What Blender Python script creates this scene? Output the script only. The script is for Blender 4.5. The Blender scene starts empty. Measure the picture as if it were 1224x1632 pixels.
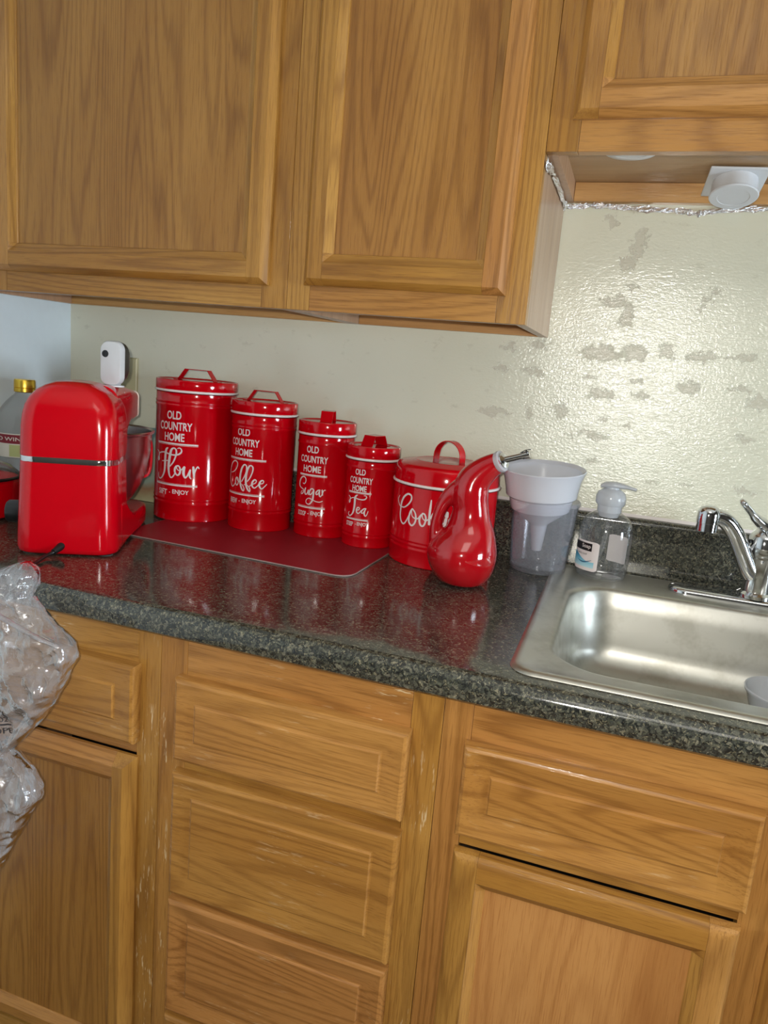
import bpy, bmesh, math, random
from mathutils import Vector, Matrix, noise
C = bpy.context.scene.collection
S = bpy.context.scene
PI = math.pi

# ---------------------------------------------------------------- camera, light, exposure
CAM = Vector((0.163966, -1.448874, 1.262101))
pitch, yaw, roll, FPX = 0.196012, 0.304668, 0.08715, 1180.82
fwd = Vector((-math.sin(yaw)*math.cos(pitch), math.cos(yaw)*math.cos(pitch), -math.sin(pitch)))
rgt = Vector((math.cos(yaw), math.sin(yaw), 0))
up0 = rgt.cross(fwd)
R_ = rgt*math.cos(roll) + up0*math.sin(roll)
U_ = -rgt*math.sin(roll) + up0*math.cos(roll)
cd = bpy.data.cameras.new('camera'); cam = bpy.data.objects.new('camera', cd); C.objects.link(cam)
cam.matrix_world = Matrix(((R_.x, U_.x, -fwd.x, CAM.x), (R_.y, U_.y, -fwd.y, CAM.y), (R_.z, U_.z, -fwd.z, CAM.z), (0, 0, 0, 1)))
cd.sensor_fit = 'VERTICAL'; cd.sensor_height = 24; cd.lens = FPX/1632*24
cd.clip_start = 0.02
S.camera = cam
w = bpy.data.worlds.new('world'); S.world = w; w.use_nodes = True
w.node_tree.nodes['Background'].inputs[0].default_value = (0.75, 0.85, 1.0, 1)
w.node_tree.nodes['Background'].inputs[1].default_value = 0.5

def light(name, kind, loc, energy, col, size=0.05, size_y=None, aim=None, spot=None):
    l = bpy.data.lights.new(name, kind); l.energy = energy; l.color = col
    if kind == 'AREA':
        l.shape = 'RECTANGLE'; l.size = size; l.size_y = size_y or size
    else:
        l.shadow_soft_size = size
    o = bpy.data.objects.new(name, l); C.objects.link(o); o.location = loc
    if aim is not None:
        o.rotation_euler = (Vector(aim)-Vector(loc)).to_track_quat('-Z', 'Y').to_euler()
    return o
# the phone's flash beside its lens
FLASH = CAM - R_*0.015 + U_*0.02 - fwd*0.03
light('phone_flash', 'POINT', FLASH, 24, (1.0, 0.97, 0.90), 0.008)
# daylight comes from the bright pane of window_1 in the right-hand wall
# soft ambient fill, added unseen under the ceiling behind the photographer
light('added_fill_light', 'AREA', (0.5, -2.1, 2.36), 5, (1.0, 0.96, 0.88), 0.9, 0.9, aim=(0.5, -2.1, 0))
S.view_settings.view_transform = 'Standard'; S.view_settings.look = 'None'
S.view_settings.exposure = 0.35; S.view_settings.gamma = 1.0
S.view_settings.use_curve_mapping = False
try:
    S.cycles.use_denoising = True
    S.cycles.max_bounces = 10; S.cycles.transparent_max_bounces = 24
    S.cycles.sample_clamp_indirect = 6
except Exception:
    pass

# ---------------------------------------------------------------- node helpers
def srgb(r, g, b):
    f = lambda c: c/12.92 if c <= 0.04045 else ((c+0.055)/1.055)**2.4
    return (f(r/255), f(g/255), f(b/255), 1)
class NT:
    def __init__(s, name):
        s.m = bpy.data.materials.new(name); s.m.use_nodes = True
        s.t = s.m.node_tree; s.b = s.t.nodes['Principled BSDF']; s.out = s.t.nodes['Material Output']
        s.co = None
    def n(s, typ, **kw):
        x = s.t.nodes.new(typ)
        for k, v in kw.items(): setattr(x, k, v)
        return x
    def l(s, a, b): s.t.links.new(a, b)
    def put(s, sock, v):
        if hasattr(v, 'links') or isinstance(v, bpy.types.NodeSocket): s.l(v, sock)
        else: sock.default_value = v
    def math(s, op, a, b=0.0, c=None, clamp=False):
        x = s.n('ShaderNodeMath', operation=op, use_clamp=clamp); s.put(x.inputs[0], a); s.put(x.inputs[1], b)
        if c is not None: s.put(x.inputs[2], c)
        return x.outputs[0]
    def vmath(s, op, a, b=(0, 0, 0)):
        x = s.n('ShaderNodeVectorMath', operation=op); s.put(x.inputs[0], a); s.put(x.inputs[1], b)
        return x.outputs['Value'] if op in ('LENGTH', 'DISTANCE') else x.outputs[0]
    def coord(s, rnd=0.0):
        o = s.n('ShaderNodeTexCoord').outputs['Object']
        if rnd:
            r = s.n('ShaderNodeObjectInfo').outputs['Random']
            v = s.n('ShaderNodeCombineXYZ')
            s.l(s.math('MULTIPLY', r, 13.7*rnd), v.inputs[0]); s.l(s.math('MULTIPLY', r, 71.3*rnd), v.inputs[1]); s.l(s.math('MULTIPLY', r, 37.1*rnd), v.inputs[2])
            o = s.vmath('ADD', o, v.outputs[0])
        return o
    def scale(s, v, sc): return s.vmath('MULTIPLY', v, sc)
    def noise(s, v, scale=5, detail=2, rough=0.5, dist=0.0):
        x = s.n('ShaderNodeTexNoise'); s.l(v, x.inputs['Vector'])
        x.inputs['Scale'].default_value = scale; x.inputs['Detail'].default_value = detail
        x.inputs['Roughness'].default_value = rough; x.inputs['Distortion'].default_value = dist
        return x.outputs[0]
    def ramp(s, f, stops, interp='LINEAR'):
        x = s.n('ShaderNodeValToRGB'); s.l(f, x.inputs[0]); r = x.color_ramp; r.interpolation = interp
        while len(r.elements) < len(stops): r.elements.new(0.5)
        for e, (p, c) in zip(r.elements, stops): e.position = p; e.color = c if len(c) == 4 else (*c, 1)
        return x.outputs[0]
    def mr(s, v, a, b, c=0.0, d=1.0, smooth=False):
        x = s.n('ShaderNodeMapRange'); s.put(x.inputs[0], v)
        for i, q in zip((1, 2, 3, 4), (a, b, c, d)): x.inputs[i].default_value = q
        if smooth: x.interpolation_type = 'SMOOTHSTEP'
        return x.outputs[0]
    def mix(s, f, a, b, mode='MIX'):
        x = s.n('ShaderNodeMix', data_type='RGBA', blend_type=mode); s.put(x.inputs[0], f); s.put(x.inputs[6], a); s.put(x.inputs[7], b)
        return x.outputs[2]
    def bump(s, h, strength=0.2, dist=0.001):
        x = s.n('ShaderNodeBump'); s.put(x.inputs['Height'], h); x.inputs['Strength'].default_value = strength; x.inputs['Distance'].default_value = dist
        s.l(x.outputs[0], s.b.inputs['Normal']); s.l(x.outputs[0], s.b.inputs['Coat Normal'])
    def set(s, **kw):
        names = dict(col='Base Color', rough='Roughness', metal='Metallic', spec='Specular IOR Level', coat='Coat Weight', coatr='Coat Roughness', trans='Transmission Weight', ior='IOR', alpha='Alpha', sss='Subsurface Weight', emit='Emission Color', es='Emission Strength')
        for k, v in kw.items(): s.put(s.b.inputs[names[k]], v)
        return s
M = {}
def plain(name, col, rough=0.4, **kw):
    t = NT(name); c = t.coord()
    n = t.noise(c, 60, 2)
    t.set(col=t.mix(t.mr(n, 0.3, 0.7, 0, 0.12), col, (col[0]*0.8, col[1]*0.8, col[2]*0.8, 1)), rough=rough, **kw)
    M[name] = t.m; return t

def oak(name, axis, base=(159, 111, 47), dark=(106, 64, 22), light_=(181, 135, 66), cath=1.0, wear=0.0, rough=0.36):
    t = NT(name); c = t.coord(1.0)
    L = {'z': (1, 1, 0.09), 'x': (0.09, 1, 1)}[axis]
    q = t.scale(c, L)
    big = t.noise(q, 7.0, 1.5, 0.45, 0.2)                       # long rolling field whose contours make the cathedral figure
    fld = t.math('MULTIPLY', big, 20*cath+4)
    sep = t.n('ShaderNodeSeparateXYZ'); t.l(c, sep.inputs[0])
    across = sep.outputs[0] if axis == 'z' else sep.outputs[2]
    fld = t.math('ADD', fld, t.math('MULTIPLY', across, 26.0))
    fine = t.noise(t.scale(c, {'z': (1, 1, 0.03), 'x': (0.03, 1, 1)}[axis]), 160, 2, 0.6)
    fld = t.math('ADD', fld, t.math('MULTIPLY', fine, 0.55))
    saw = t.math('FRACT', fld)
    line = t.mr(t.math('ABSOLUTE', t.math('SUBTRACT', saw, 0.5)), 0.20, 0.5, 0, 1, True)   # growth rings
    pores = t.mr(t.noise(t.scale(c, {'z': (1, 1, 0.035), 'x': (0.035, 1, 1)}[axis]), 620, 2, 0.7), 0.50, 0.68)
    broad = t.noise(t.scale(c, {'z': (1, 1, 0.25), 'x': (0.25, 1, 1)}[axis]), 9, 2)
    cb, cdk, cl = srgb(*base), srgb(*dark), srgb(*light_)
    col = t.mix(t.mr(broad, 0.35, 0.65), cb, cl)
    vary = t.n('ShaderNodeObjectInfo').outputs['Random']
    col = t.mix(t.mr(vary, 0, 1, 0, 0.35), col, cb); col = t.mix(t.mr(t.math('FRACT', t.math('MULTIPLY', vary, 7.3)), 0.35, 1, 0, 0.45), col, srgb(178, 120, 72))
    col = t.mix(t.math('MULTIPLY', line, t.mr(broad, 0.3, 0.7, 0.55, 0.25)), col, cdk)
    col = t.mix(t.math('MULTIPLY', pores, 0.42), col, cdk)
    if wear:
        wn = t.noise(t.scale(c, {'z': (1, 1, 0.12), 'x': (0.12, 1, 1)}[axis]), 190, 3, 0.7)
        wm = t.noise(t.scale(c, (1, 1, 1)), 9, 2)
        wk = t.math('MULTIPLY', t.mr(wn, 0.59, 0.65), t.mr(wm, 0.52, 0.62))
        col = t.mix(t.math('MULTIPLY', wk, wear), col, srgb(214, 190, 150))
    t.set(col=col, rough=t.mr(fine, 0.3, 0.7, rough-0.05, rough+0.10), spec=0.3, coat=0.30, coatr=0.13)
    t.bump(t.math('ADD', t.math('MULTIPLY', pores, -0.6), t.math('MULTIPLY', fine, 0.5)), 0.25, 0.0006)
    M[name] = t.m
oak('oak_vertical', 'z'); oak('oak_horizontal', 'x')
oak('oak_panel', 'z', base=(148, 102, 44), dark=(106, 65, 24), light_=(172, 126, 62), cath=1.5)
oak('worn_oak_vertical', 'z', wear=0.9); oak('worn_oak_horizontal', 'x', wear=0.9)
oak('drawer_oak', 'x', base=(162, 112, 50), dark=(112, 68, 24), light_=(182, 134, 68), cath=1.2, wear=0.25)
oak('pink_oak_panel', 'z', base=(178, 122, 66), dark=(150, 94, 46), light_=(192, 138, 80), cath=0.6)
oak('pale_oak', 'x', base=(196, 152, 92), dark=(160, 112, 58), light_=(210, 170, 110), cath=0.8)
oak('side_laminate', 'z', base=(172, 140, 112), dark=(150, 118, 92), light_=(182, 152, 126), cath=0.3, rough=0.4)
oak('under_laminate', 'x', base=(164, 132, 92), dark=(146, 112, 74), light_=(172, 140, 102), cath=0.3, rough=0.5)

def laminate():
    t = NT('countertop_laminate'); c = t.coord()
    wob = t.n('ShaderNodeTexNoise'); t.l(c, wob.inputs['Vector']); wob.inputs['Scale'].default_value = 120; wob.inputs['Detail'].default_value = 3
    cw = t.vmath('ADD', c, t.scale(wob.outputs[1], (0.012, 0.012, 0.012)))
    def vor(sc):
        v = t.n('ShaderNodeTexVoronoi'); t.l(cw, v.inputs['Vector']); v.inputs['Scale'].default_value = sc*1.25
        s_ = t.n('ShaderNodeSeparateColor'); t.l(v.outputs['Color'], s_.inputs[0]); return s_
    a = vor(230); b = vor(480)
    col = t.ramp(a.outputs[0], [(0, srgb(38, 39, 37)), (0.28, srgb(56, 57, 53)), (0.52, srgb(76, 77, 70)), (0.70, srgb(94, 95, 85)), (0.86, srgb(114, 112, 98)), (0.95, srgb(134, 130, 114))], 'CONSTANT')
    col2 = t.ramp(b.outputs[1], [(0, srgb(22, 23, 22)), (0.45, srgb(54, 58, 52)), (0.75, srgb(92, 92, 72)), (0.92, srgb(158, 148, 118))], 'CONSTANT')
    sp = t.noise(c, 700, 2)
    col = t.mix(0.45, col, col2)
    col = t.mix(t.mr(sp, 0.35, 0.65, 0, 0.35), col, srgb(24, 25, 24))
    bn = t.noise(c, 500, 2)
    t.set(col=col, rough=t.mr(bn, 0.3, 0.7, 0.09, 0.14), spec=0.8)
    t.bump(bn, 0.08, 0.0003)
    M['laminate'] = t.m
laminate()

BLOBS= [(0.0986, 1.3155, 0.0321, 0.0124), (0.1569, 1.3209, 0.0173, 0.0124), (0.2133, 1.3287, 0.0124, 0.0124), (0.2744, 1.3226, 0.0222, 0.0086), (0.3365, 1.3253, 0.0222, 0.0049), (0.0846, 1.2715, 0.0099, 0.0044), (0.1663, 1.2709, 0.0099, 0.0044), (0.2623, 1.268, 0.0173, 0.0074), (0.1789, 1.2438, 0.0173, 0.0049), (0.1086, 1.2431, 0.0222, 0.0074), (0.1174, 1.1957, 0.0111, 0.004), (0.1637, 1.1891, 0.0062, 0.004), (0.1057, 1.1661, 0.0222, 0.0062), (0.063, 1.1604, 0.0062, 0.0062), (0.0387, 1.2048, 0.0099, 0.0148), (-0.0157, 1.3228, 0.0148, 0.0074), (-0.0714, 1.3164, 0.0124, 0.0074), (-0.0237, 1.2737, 0.0173, 0.0049), (-0.0807, 1.2736, 0.0148, 0.0062), (-0.0855, 1.1899, 0.0297, 0.0062), (-0.016, 1.1922, 0.0074, 0.0074), (0.3766, 1.2518, 0.0173, 0.0124), (0.3413, 1.2722, 0.0173, 0.0037), (0.3653, 1.1874, 0.0148, 0.0037), (0.2806, 1.0959, 0.0099, 0.003), (0.3786, 1.0953, 0.0222, 0.0049), (0.1128, 1.1142, 0.0124, 0.0049), (0.2207, 1.0927, 0.0099, 0.0025), (0.1374, 1.5089, 0.0095, 0.0248), (0.1225, 1.4756, 0.0115, 0.0115), (0.1121, 1.4085, 0.0172, 0.0076), (0.1353, 1.3863, 0.0095, 0.0172), (0.1366, 1.4349, 0.0095, 0.0048), (0.2771, 1.4355, 0.0067, 0.0067), (0.2653, 1.422, 0.0086, 0.0048), (0.0861, 1.5464, 0.0095, 0.0115), (0.2554, 1.4051, 0.0057, 0.0038), (0.1225, 1.5665, 0.0057, 0.0038)]
def wall_paint():
    t = NT('cream_wall_paint'); c = t.coord()
    wn = t.n('ShaderNodeTexNoise'); t.l(c, wn.inputs['Vector']); wn.inputs['Scale'].default_value = 55; wn.inputs['Detail'].default_value = 6; wn.inputs['Roughness'].default_value = 0.78
    p = t.vmath('ADD', c, t.scale(t.vmath('SUBTRACT', wn.outputs[1], (0.5, 0.5, 0.5)), (0.085, 0, 0.055)))
    m = None
    for x, z, a, b in BLOBS:
        d = t.vmath('LENGTH', t.vmath('MULTIPLY', t.vmath('SUBTRACT', p, (x, 0, z)), (1/a, 0, 1/b)))
        m = d if m is None else t.math('MINIMUM', m, d)
    mask = t.mr(m, 1.25, 0.85, 0, 1, True)
    speck = t.mr(t.noise(t.scale(c, (1, 1, 1.6)), 26, 4, 0.7), 0.60, 0.70, 0, 0.30)
    roller = t.noise(t.scale(c, (0.55, 1, 1.4)), 150, 3, 0.5, 1.0)
    orange = t.noise(c, 210, 3, 0.6)
    base = t.mix(t.mr(t.noise(c, 3.5, 2), 0.3, 0.7), srgb(224, 222, 200), srgb(214, 213, 192))
    col = t.mix(speck, base, srgb(178, 172, 150))
    col = t.mix(t.math('MULTIPLY', mask, 0.50), col, srgb(168, 158, 136))
    t.set(col=col, rough=t.math('ADD', t.mr(orange, 0.3, 0.7, 0.20, 0.26), t.math('MULTIPLY', mask, 0.25)), spec=0.9, coat=0.6, coatr=0.13)
    sepx = t.n('ShaderNodeSeparateXYZ'); t.l(c, sepx.inputs[0])
    rg = t.mr(sepx.outputs[0], -0.25, 0.1, 0.12, 1.0, True)      # the rolled texture is coarse only over the sink
    rg = t.math('MULTIPLY', rg, t.mr(sepx.outputs[2], 1.36, 1.52, 1.0, 0.25, True))
    h = t.math('MULTIPLY', t.math('ADD', roller, t.math('MULTIPLY', orange, 0.8)), rg)
    h = t.math('SUBTRACT', h, t.math('MULTIPLY', mask, 0.5))
    t.bump(h, 0.55, 0.0015)
    M['wall_paint'] = t.m
wall_paint()
t = plain('side_wall_paint', srgb(214, 226, 232), 0.5)
t = plain('room_paint', srgb(72, 69, 64), 0.7)
t = plain('ceiling_paint', srgb(214, 212, 204), 0.8)
t = plain('floor_vinyl', srgb(120, 92, 62), 0.4)
plain('black_plastic', srgb(16, 16, 17), 0.35); plain('white_plastic', srgb(205, 208, 212), 0.35)
plain('ivory_plastic', srgb(196, 190, 150), 0.35); plain('dark_gap', srgb(14, 10, 7), 0.9)
plain('toe_kick', srgb(46, 30, 20), 0.7)

def enamel(name, col, rough=0.16, coat=0.6, bumpy=0.0):
    t = NT(name); c = t.coord(); n = t.noise(c, 18, 2)
    t.set(col=t.mix(t.mr(n, 0.3, 0.7, 0, 0.2), col, (col[0]*0.8, col[1]*0.7, col[2]*0.7, 1)), rough=rough, coat=coat, coatr=0.06, spec=0.5)
    if bumpy: t.bump(t.noise(c, 30, 1), bumpy, 0.002)
    M[name] = t.m
enamel('red_enamel', srgb(190, 0, 16), 0.10, 0.0, 0.0)
enamel('red_gloss_plastic', srgb(192, 0, 18), 0.14, 0.0)
enamel('red_ceramic', srgb(170, 8, 20), 0.12, 0.8)
enamel('white_enamel', srgb(232, 226, 224), 0.25, 0.4)
plain('letter_white', srgb(222, 214, 212), 0.4)
plain('red_vinyl_mat', srgb(140, 22, 34), 0.45)
plain('grey_mat_edge', srgb(150, 130, 126), 0.6)

def metal(name, col, rough, brush=None, bumps=0.0):
    t = NT(name); c = t.coord()
    n = t.noise(t.scale(c, brush or (1, 1, 1)), 20 if brush else 20, 1, 0.5)
    st = t.mr(t.noise(c, 14, 4, 0.7), 0.50, 0.66, 0, 0.45 if brush else 0.0)
    t.set(col=t.mix(st, col, (col[0]*0.62, col[1]*0.6, col[2]*0.55, 1)), metal=1.0, rough=t.mr(n, 0.3, 0.7, max(rough-0.02, 0.01), rough+0.02))
    if bumps: t.bump(n, bumps, 0.0005)
    M[name] = t.m
metal('chrome', (0.70, 0.71, 0.73, 1), 0.07)
metal('brushed_steel', (0.55, 0.54, 0.49, 1), 0.40, (0.5, 1, 1), 0.0)
metal('steel_bowl', (0.55, 0.54, 0.53, 1), 0.24)
metal('gold_cap', (0.85, 0.58, 0.08, 1), 0.30)
t = NT('aluminium_foil'); c = t.coord(); n = t.noise(c, 210, 3, 0.7)
t.set(col=(0.86, 0.86, 0.86, 1), metal=1.0, rough=0.22); t.bump(n, 0.9, 0.004); M['foil'] = t.m

def thin_clear(name, tint, rough=0.1, haze=0.1, hazecol=(0.8, 0.82, 0.85, 1), gloss=1.0, bumps=0.0, bscale=60, ior=1.45):
    """thin walls: straight-through light, a milky share and the surface's own shine"""
    t = NT(name); c = t.coord()
    tr = t.n('ShaderNodeBsdfTransparent'); tr.inputs[0].default_value = tint
    df = t.n('ShaderNodeBsdfDiffuse'); df.inputs[0].default_value = hazecol
    tl = t.n('ShaderNodeBsdfTranslucent'); tl.inputs[0].default_value = hazecol
    m0 = t.n('ShaderNodeMixShader'); m0.inputs[0].default_value = 0.4; t.l(df.outputs[0], m0.inputs[1]); t.l(tl.outputs[0], m0.inputs[2])
    m1 = t.n('ShaderNodeMixShader'); t.put(m1.inputs[0], haze); t.l(tr.outputs[0], m1.inputs[1]); t.l(m0.outputs[0], m1.inputs[2])
    gl = t.n('ShaderNodeBsdfGlossy'); gl.inputs['Roughness'].default_value = rough
    fr = t.n('ShaderNodeLayerWeight'); fr.inputs[0].default_value = 0.5
    f0 = ((ior-1)/(ior+1))**2; fs = t.math('ADD', t.math('MULTIPLY', t.math('POWER', fr.outputs['Facing'], 4.0), 1-f0), f0)
    m2 = t.n('ShaderNodeMixShader'); t.l(t.math('MULTIPLY', fs, gloss, clamp=True), m2.inputs[0]); t.l(m1.outputs[0], m2.inputs[1]); t.l(gl.outputs[0], m2.inputs[2])
    if bumps:
        b = t.n('ShaderNodeBump'); b.inputs['Strength'].default_value = bumps; b.inputs['Distance'].default_value = 0.004
        t.l(t.noise(c, bscale, 4, 0.65, 0.6), b.inputs['Height'])
        for s_ in (gl.inputs['Normal'], fr.inputs['Normal'], df.inputs['Normal']): t.l(b.outputs[0], s_)
    t.l(m2.outputs[0], t.out.inputs[0])
    M[name] = t.m
thin_clear('clear_plastic', (0.985, 0.988, 0.99, 1), 0.05, 0.05, gloss=1.3)
thin_clear('frosted_cup', (0.97, 0.97, 0.985, 1), 0.16, 0.13, (0.68, 0.71, 0.77, 1))
thin_clear('milky_plastic', (0.9, 0.9, 0.92, 1), 0.2, 0.80, (0.72, 0.74, 0.78, 1))
thin_clear('funnel_plastic', (0.95, 0.95, 0.97, 1), 0.2, 0.90, (0.82, 0.83, 0.88, 1))
thin_clear('bag_film', (0.97, 0.97, 0.98, 1), 0.09, 0.17, (0.86, 0.88, 0.96, 1), 4.2, 1.0, 34)
thin_clear('lid_glass', (0.96, 0.97, 0.97, 1), 0.05, 0.16, (0.6, 0.62, 0.63, 1))

# ---------------------------------------------------------------- mesh helpers
class B:
    def __init__(s): s.v = []; s.f = []
    def add(s, vs, fs):
        o = len(s.v); s.v += [tuple(v) for v in vs]; s.f += [tuple(i+o for i in f) for f in fs]
    def box(s, x0, x1, y0, y1, z0, z1):
        vs = [(x, y, z) for x in (x0, x1) for y in (y0, y1) for z in (z0, z1)]
        s.add(vs, [(0, 1, 3, 2), (4, 6, 7, 5), (0, 4, 5, 1), (2, 3, 7, 6), (0, 2, 6, 4), (1, 5, 7, 3)]); return s
    def loft(s, rings, close=True, cap0=True, cap1=True):
        n = len(rings[0]); vs = [p for r in rings for p in r]; fs = []
        for i in range(len(rings)-1):
            for j in range(n if close else n-1):
                k = (j+1) % n
                fs.append((i*n+j, i*n+k, (i+1)*n+k, (i+1)*n+j))
        if close and cap0: fs.append(tuple(range(n))[::-1])
        if close and cap1: fs.append(tuple((len(rings)-1)*n+j for j in range(n)))
        s.add(vs, fs); return s
    def lathe(s, prof, cx=0, cy=0, cz=0, seg=64, cap0=False, cap1=False):
        rings = [[(cx+r*math.cos(2*PI*j/seg), cy+r*math.sin(2*PI*j/seg), cz+z) for j in range(seg)] for r, z in prof]
        return s.loft(rings, True, cap0, cap1)
    def tube(s, pts, rad, seg=12, cap=True, flat=None):
        P = [Vector(p) for p in pts]; n = len(P); R = rad if isinstance(rad, (list, tuple)) else [rad]*n
        T = [(P[min(i+1, n-1)]-P[max(i-1, 0)]).normalized() for i in range(n)]
        ref = Vector((0, 0, 1)) if abs(T[0].z) < 0.9 else Vector((1, 0, 0))
        N = (ref-T[0]*ref.dot(T[0])).normalized(); rings = []
        for i in range(n):
            N = (N-T[i]*N.dot(T[i])).normalized(); Bn = T[i].cross(N)
            fl = 1 if flat is None else flat
            rings.append([P[i]+(N*math.cos(2*PI*j/seg)*fl+Bn*math.sin(2*PI*j/seg))*R[i] for j in range(seg)])
        return s.loft(rings, True, cap, cap)
    def strap(s, pts, wdir, w, th):
        """flat band along pts, width w along wdir, thickness th"""
        P = [Vector(p) for p in pts]; W = Vector(wdir).normalized(); n = len(P); rings = []
        for i in range(n):
            T = (P[min(i+1, n-1)]-P[max(i-1, 0)]).normalized(); N = T.cross(W).normalized()
            rings.append([P[i]+W*a*w/2+N*b*th/2 for a, b in ((-1, -1), (1, -1), (1, 1), (-1, 1))])
        return s.loft(rings)
def smooth_path(pts, k=6):
    P = [Vector(p) for p in pts]; out = []
    for i in range(len(P)-1):
        a = P[max(i-1, 0)]; b = P[i]; c = P[i+1]; d = P[min(i+2, len(P)-1)]
        for j in range(k):
            t = j/k
            out.append(0.5*((2*b)+(c-a)*t+(2*a-5*b+4*c-d)*t*t+(3*b-3*c+d-a)*t**3))
    out.append(P[-1]); return out

def tag(o, label=None, cat=None, group=None, kind=None):
    if label: o['label'] = label
    if cat: o['category'] = cat
    if group: o['group'] = group
    if kind: o['kind'] = kind
    return o
def obj(name, b, mat, parent=None, smooth=35, bevel=0, bseg=2, loc=None, fix=True):
    me = bpy.data.meshes.new(name)
    me.from_pydata(b.v, [], b.f)
    if fix:
        bm = bmesh.new(); bm.from_mesh(me); bmesh.ops.recalc_face_normals(bm, faces=bm.faces); bm.to_mesh(me); bm.free()
    me.update()
    o = bpy.data.objects.new(name, me); C.objects.link(o)
    if isinstance(mat, str): mat = M[mat]
    me.materials.append(mat)
    if smooth:
        for p in me.polygons: p.use_smooth = True
        me.set_sharp_from_angle(angle=math.radians(smooth))
    if bevel:
        md = o.modifiers.new('bevel', 'BEVEL'); md.width = bevel; md.segments = bseg; md.limit_method = 'ANGLE'; md.angle_limit = math.radians(40); md.harden_normals = False
    if parent is not None:
        o.parent = parent; o.matrix_parent_inverse = Matrix.Translation(-parent.location) if parent.type == 'EMPTY' else Matrix.Identity(4)
    return o
def empty(name, loc, label, cat, group=None):
    o = bpy.data.objects.new(name, None); C.objects.link(o); o.location = loc; o.empty_display_size = 0.05
    return tag(o, label, cat, group)
def box(name, dims, mat, parent=None, bevel=0.001):
    return obj(name, B().box(*dims), mat, parent, smooth=35, bevel=bevel)
# ---------------------------------------------------------------- the room
XW = -1.0905                                   # left wall
def struct(name, dims, mat):
    o = obj(name, B().box(*dims), mat, smooth=0); o['kind'] = 'structure'; return o
struct('wall_back', (XW-0.1, 2.5, 0, 0.1, 0, 2.44), 'wall_paint')
struct('wall_left', (XW-0.1, XW, -3.2, 0, 0, 2.44), 'side_wall_paint')
struct('wall_front', (XW-0.1, 2.5, -3.3, -3.2, 0, 2.44), 'room_paint')
struct('floor', (XW-0.1, 2.5, -3.3, 0.1, -0.1, 0), 'floor_vinyl')
struct('ceiling', (XW-0.1, 2.5, -3.3, 0.1, 2.44, 2.54), 'ceiling_paint')
b = B(); wy0, wy1, wz0, wz1 = -1.29, -0.71, 0.74, 1.49
b.box(2.4, 2.5, -3.2, wy0, 0, 2.44); b.box(2.4, 2.5, wy1, 0, 0, 2.44); b.box(2.4, 2.5, wy0, wy1, 0, wz0); b.box(2.4, 2.5, wy0, wy1, wz1, 2.44)
o = obj('wall_right', b, 'room_paint', smooth=0); o['kind'] = 'structure'
b = B()
for d in ((2.385, 2.44, wy0, wy0+0.04, wz0, wz1), (2.385, 2.44, wy1-0.04, wy1, wz0, wz1), (2.385, 2.44, wy0, wy1, wz0, wz0+0.04), (2.385, 2.44, wy0, wy1, wz1-0.04, wz1)): b.box(*d)
wf = obj('window_1', b, 'white_plastic', smooth=0); wf['kind'] = 'structure'
t = NT('daylit_pane'); t.set(col=(0.8, 0.9, 1, 1), emit=(0.76, 0.89, 1.0, 1), es=36.0); M['pane'] = t.m
box('pane', (2.445, 2.45, wy0+0.03, wy1-0.03, wz0+0.03, wz1-0.03), 'pane', wf, 0)

# ---------------------------------------------------------------- cabinet doors and drawer fronts
OUT = ((0.0, 0.0065), (0.001, 0.0085), (0.0085, 0.0168), (0.010, 0.018))
OUTD = ((0.0, 0.012), (0.0008, 0.0148), (0.0022, 0.0168), (0.0045, 0.018))      # (distance from the outer edge, height)
def heightfield(x0, x1, z0, z1, yf, hfun, bx, bz, mask=None):
    """front slab whose face stands hfun(x,z) in front of yf"""
    bx = sorted(set(round(v, 6) for v in bx if x0-1e-6 <= v <= x1+1e-6)); bz = sorted(set(round(v, 6) for v in bz if z0-1e-6 <= v <= z1+1e-6))
    b = B(); vs = [(x, yf-hfun(x, z), z) for x in bx for z in bz]; nz = len(bz); fs = []
    for i in range(len(bx)-1):
        for j in range(nz-1):
            q = (i*nz+j, (i+1)*nz+j, (i+1)*nz+j+1, i*nz+j+1)
            # split along the diagonal whose ends differ most: mitres stay crisp
            if abs(vs[q[0]][1]-vs[q[2]][1]) > abs(vs[q[1]][1]-vs[q[3]][1]): fs += [(q[0], q[1], q[2]), (q[0], q[2], q[3])]
            else: fs += [(q[0], q[1], q[3]), (q[1], q[2], q[3])]
    n = len(vs)
    # rim and back
    edge = [i*nz for i in range(len(bx))] + [(len(bx)-1)*nz+j for j in range(1, nz)] + [i*nz+nz-1 for i in range(len(bx)-2, -1, -1)] + [j for j in range(nz-2, 0, -1)]
    back = [(vs[e][0], yf, vs[e][2]) for e in edge]; m = len(edge)
    vs += back
    fs += [(edge[k], n+k, n+(k+1) % m, edge[(k+1) % m]) for k in range(m)]
    fs.append(tuple(n+k for k in range(m)))
    b.add(vs, fs); return b
def prof(d, P):
    if d <= P[0][0]: return P[0][1]
    for (a, ha), (c, hc) in zip(P, P[1:]):
        if d <= c: return ha+(hc-ha)*(d-a)/(c-a)
    return P[-1][1]
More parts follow.
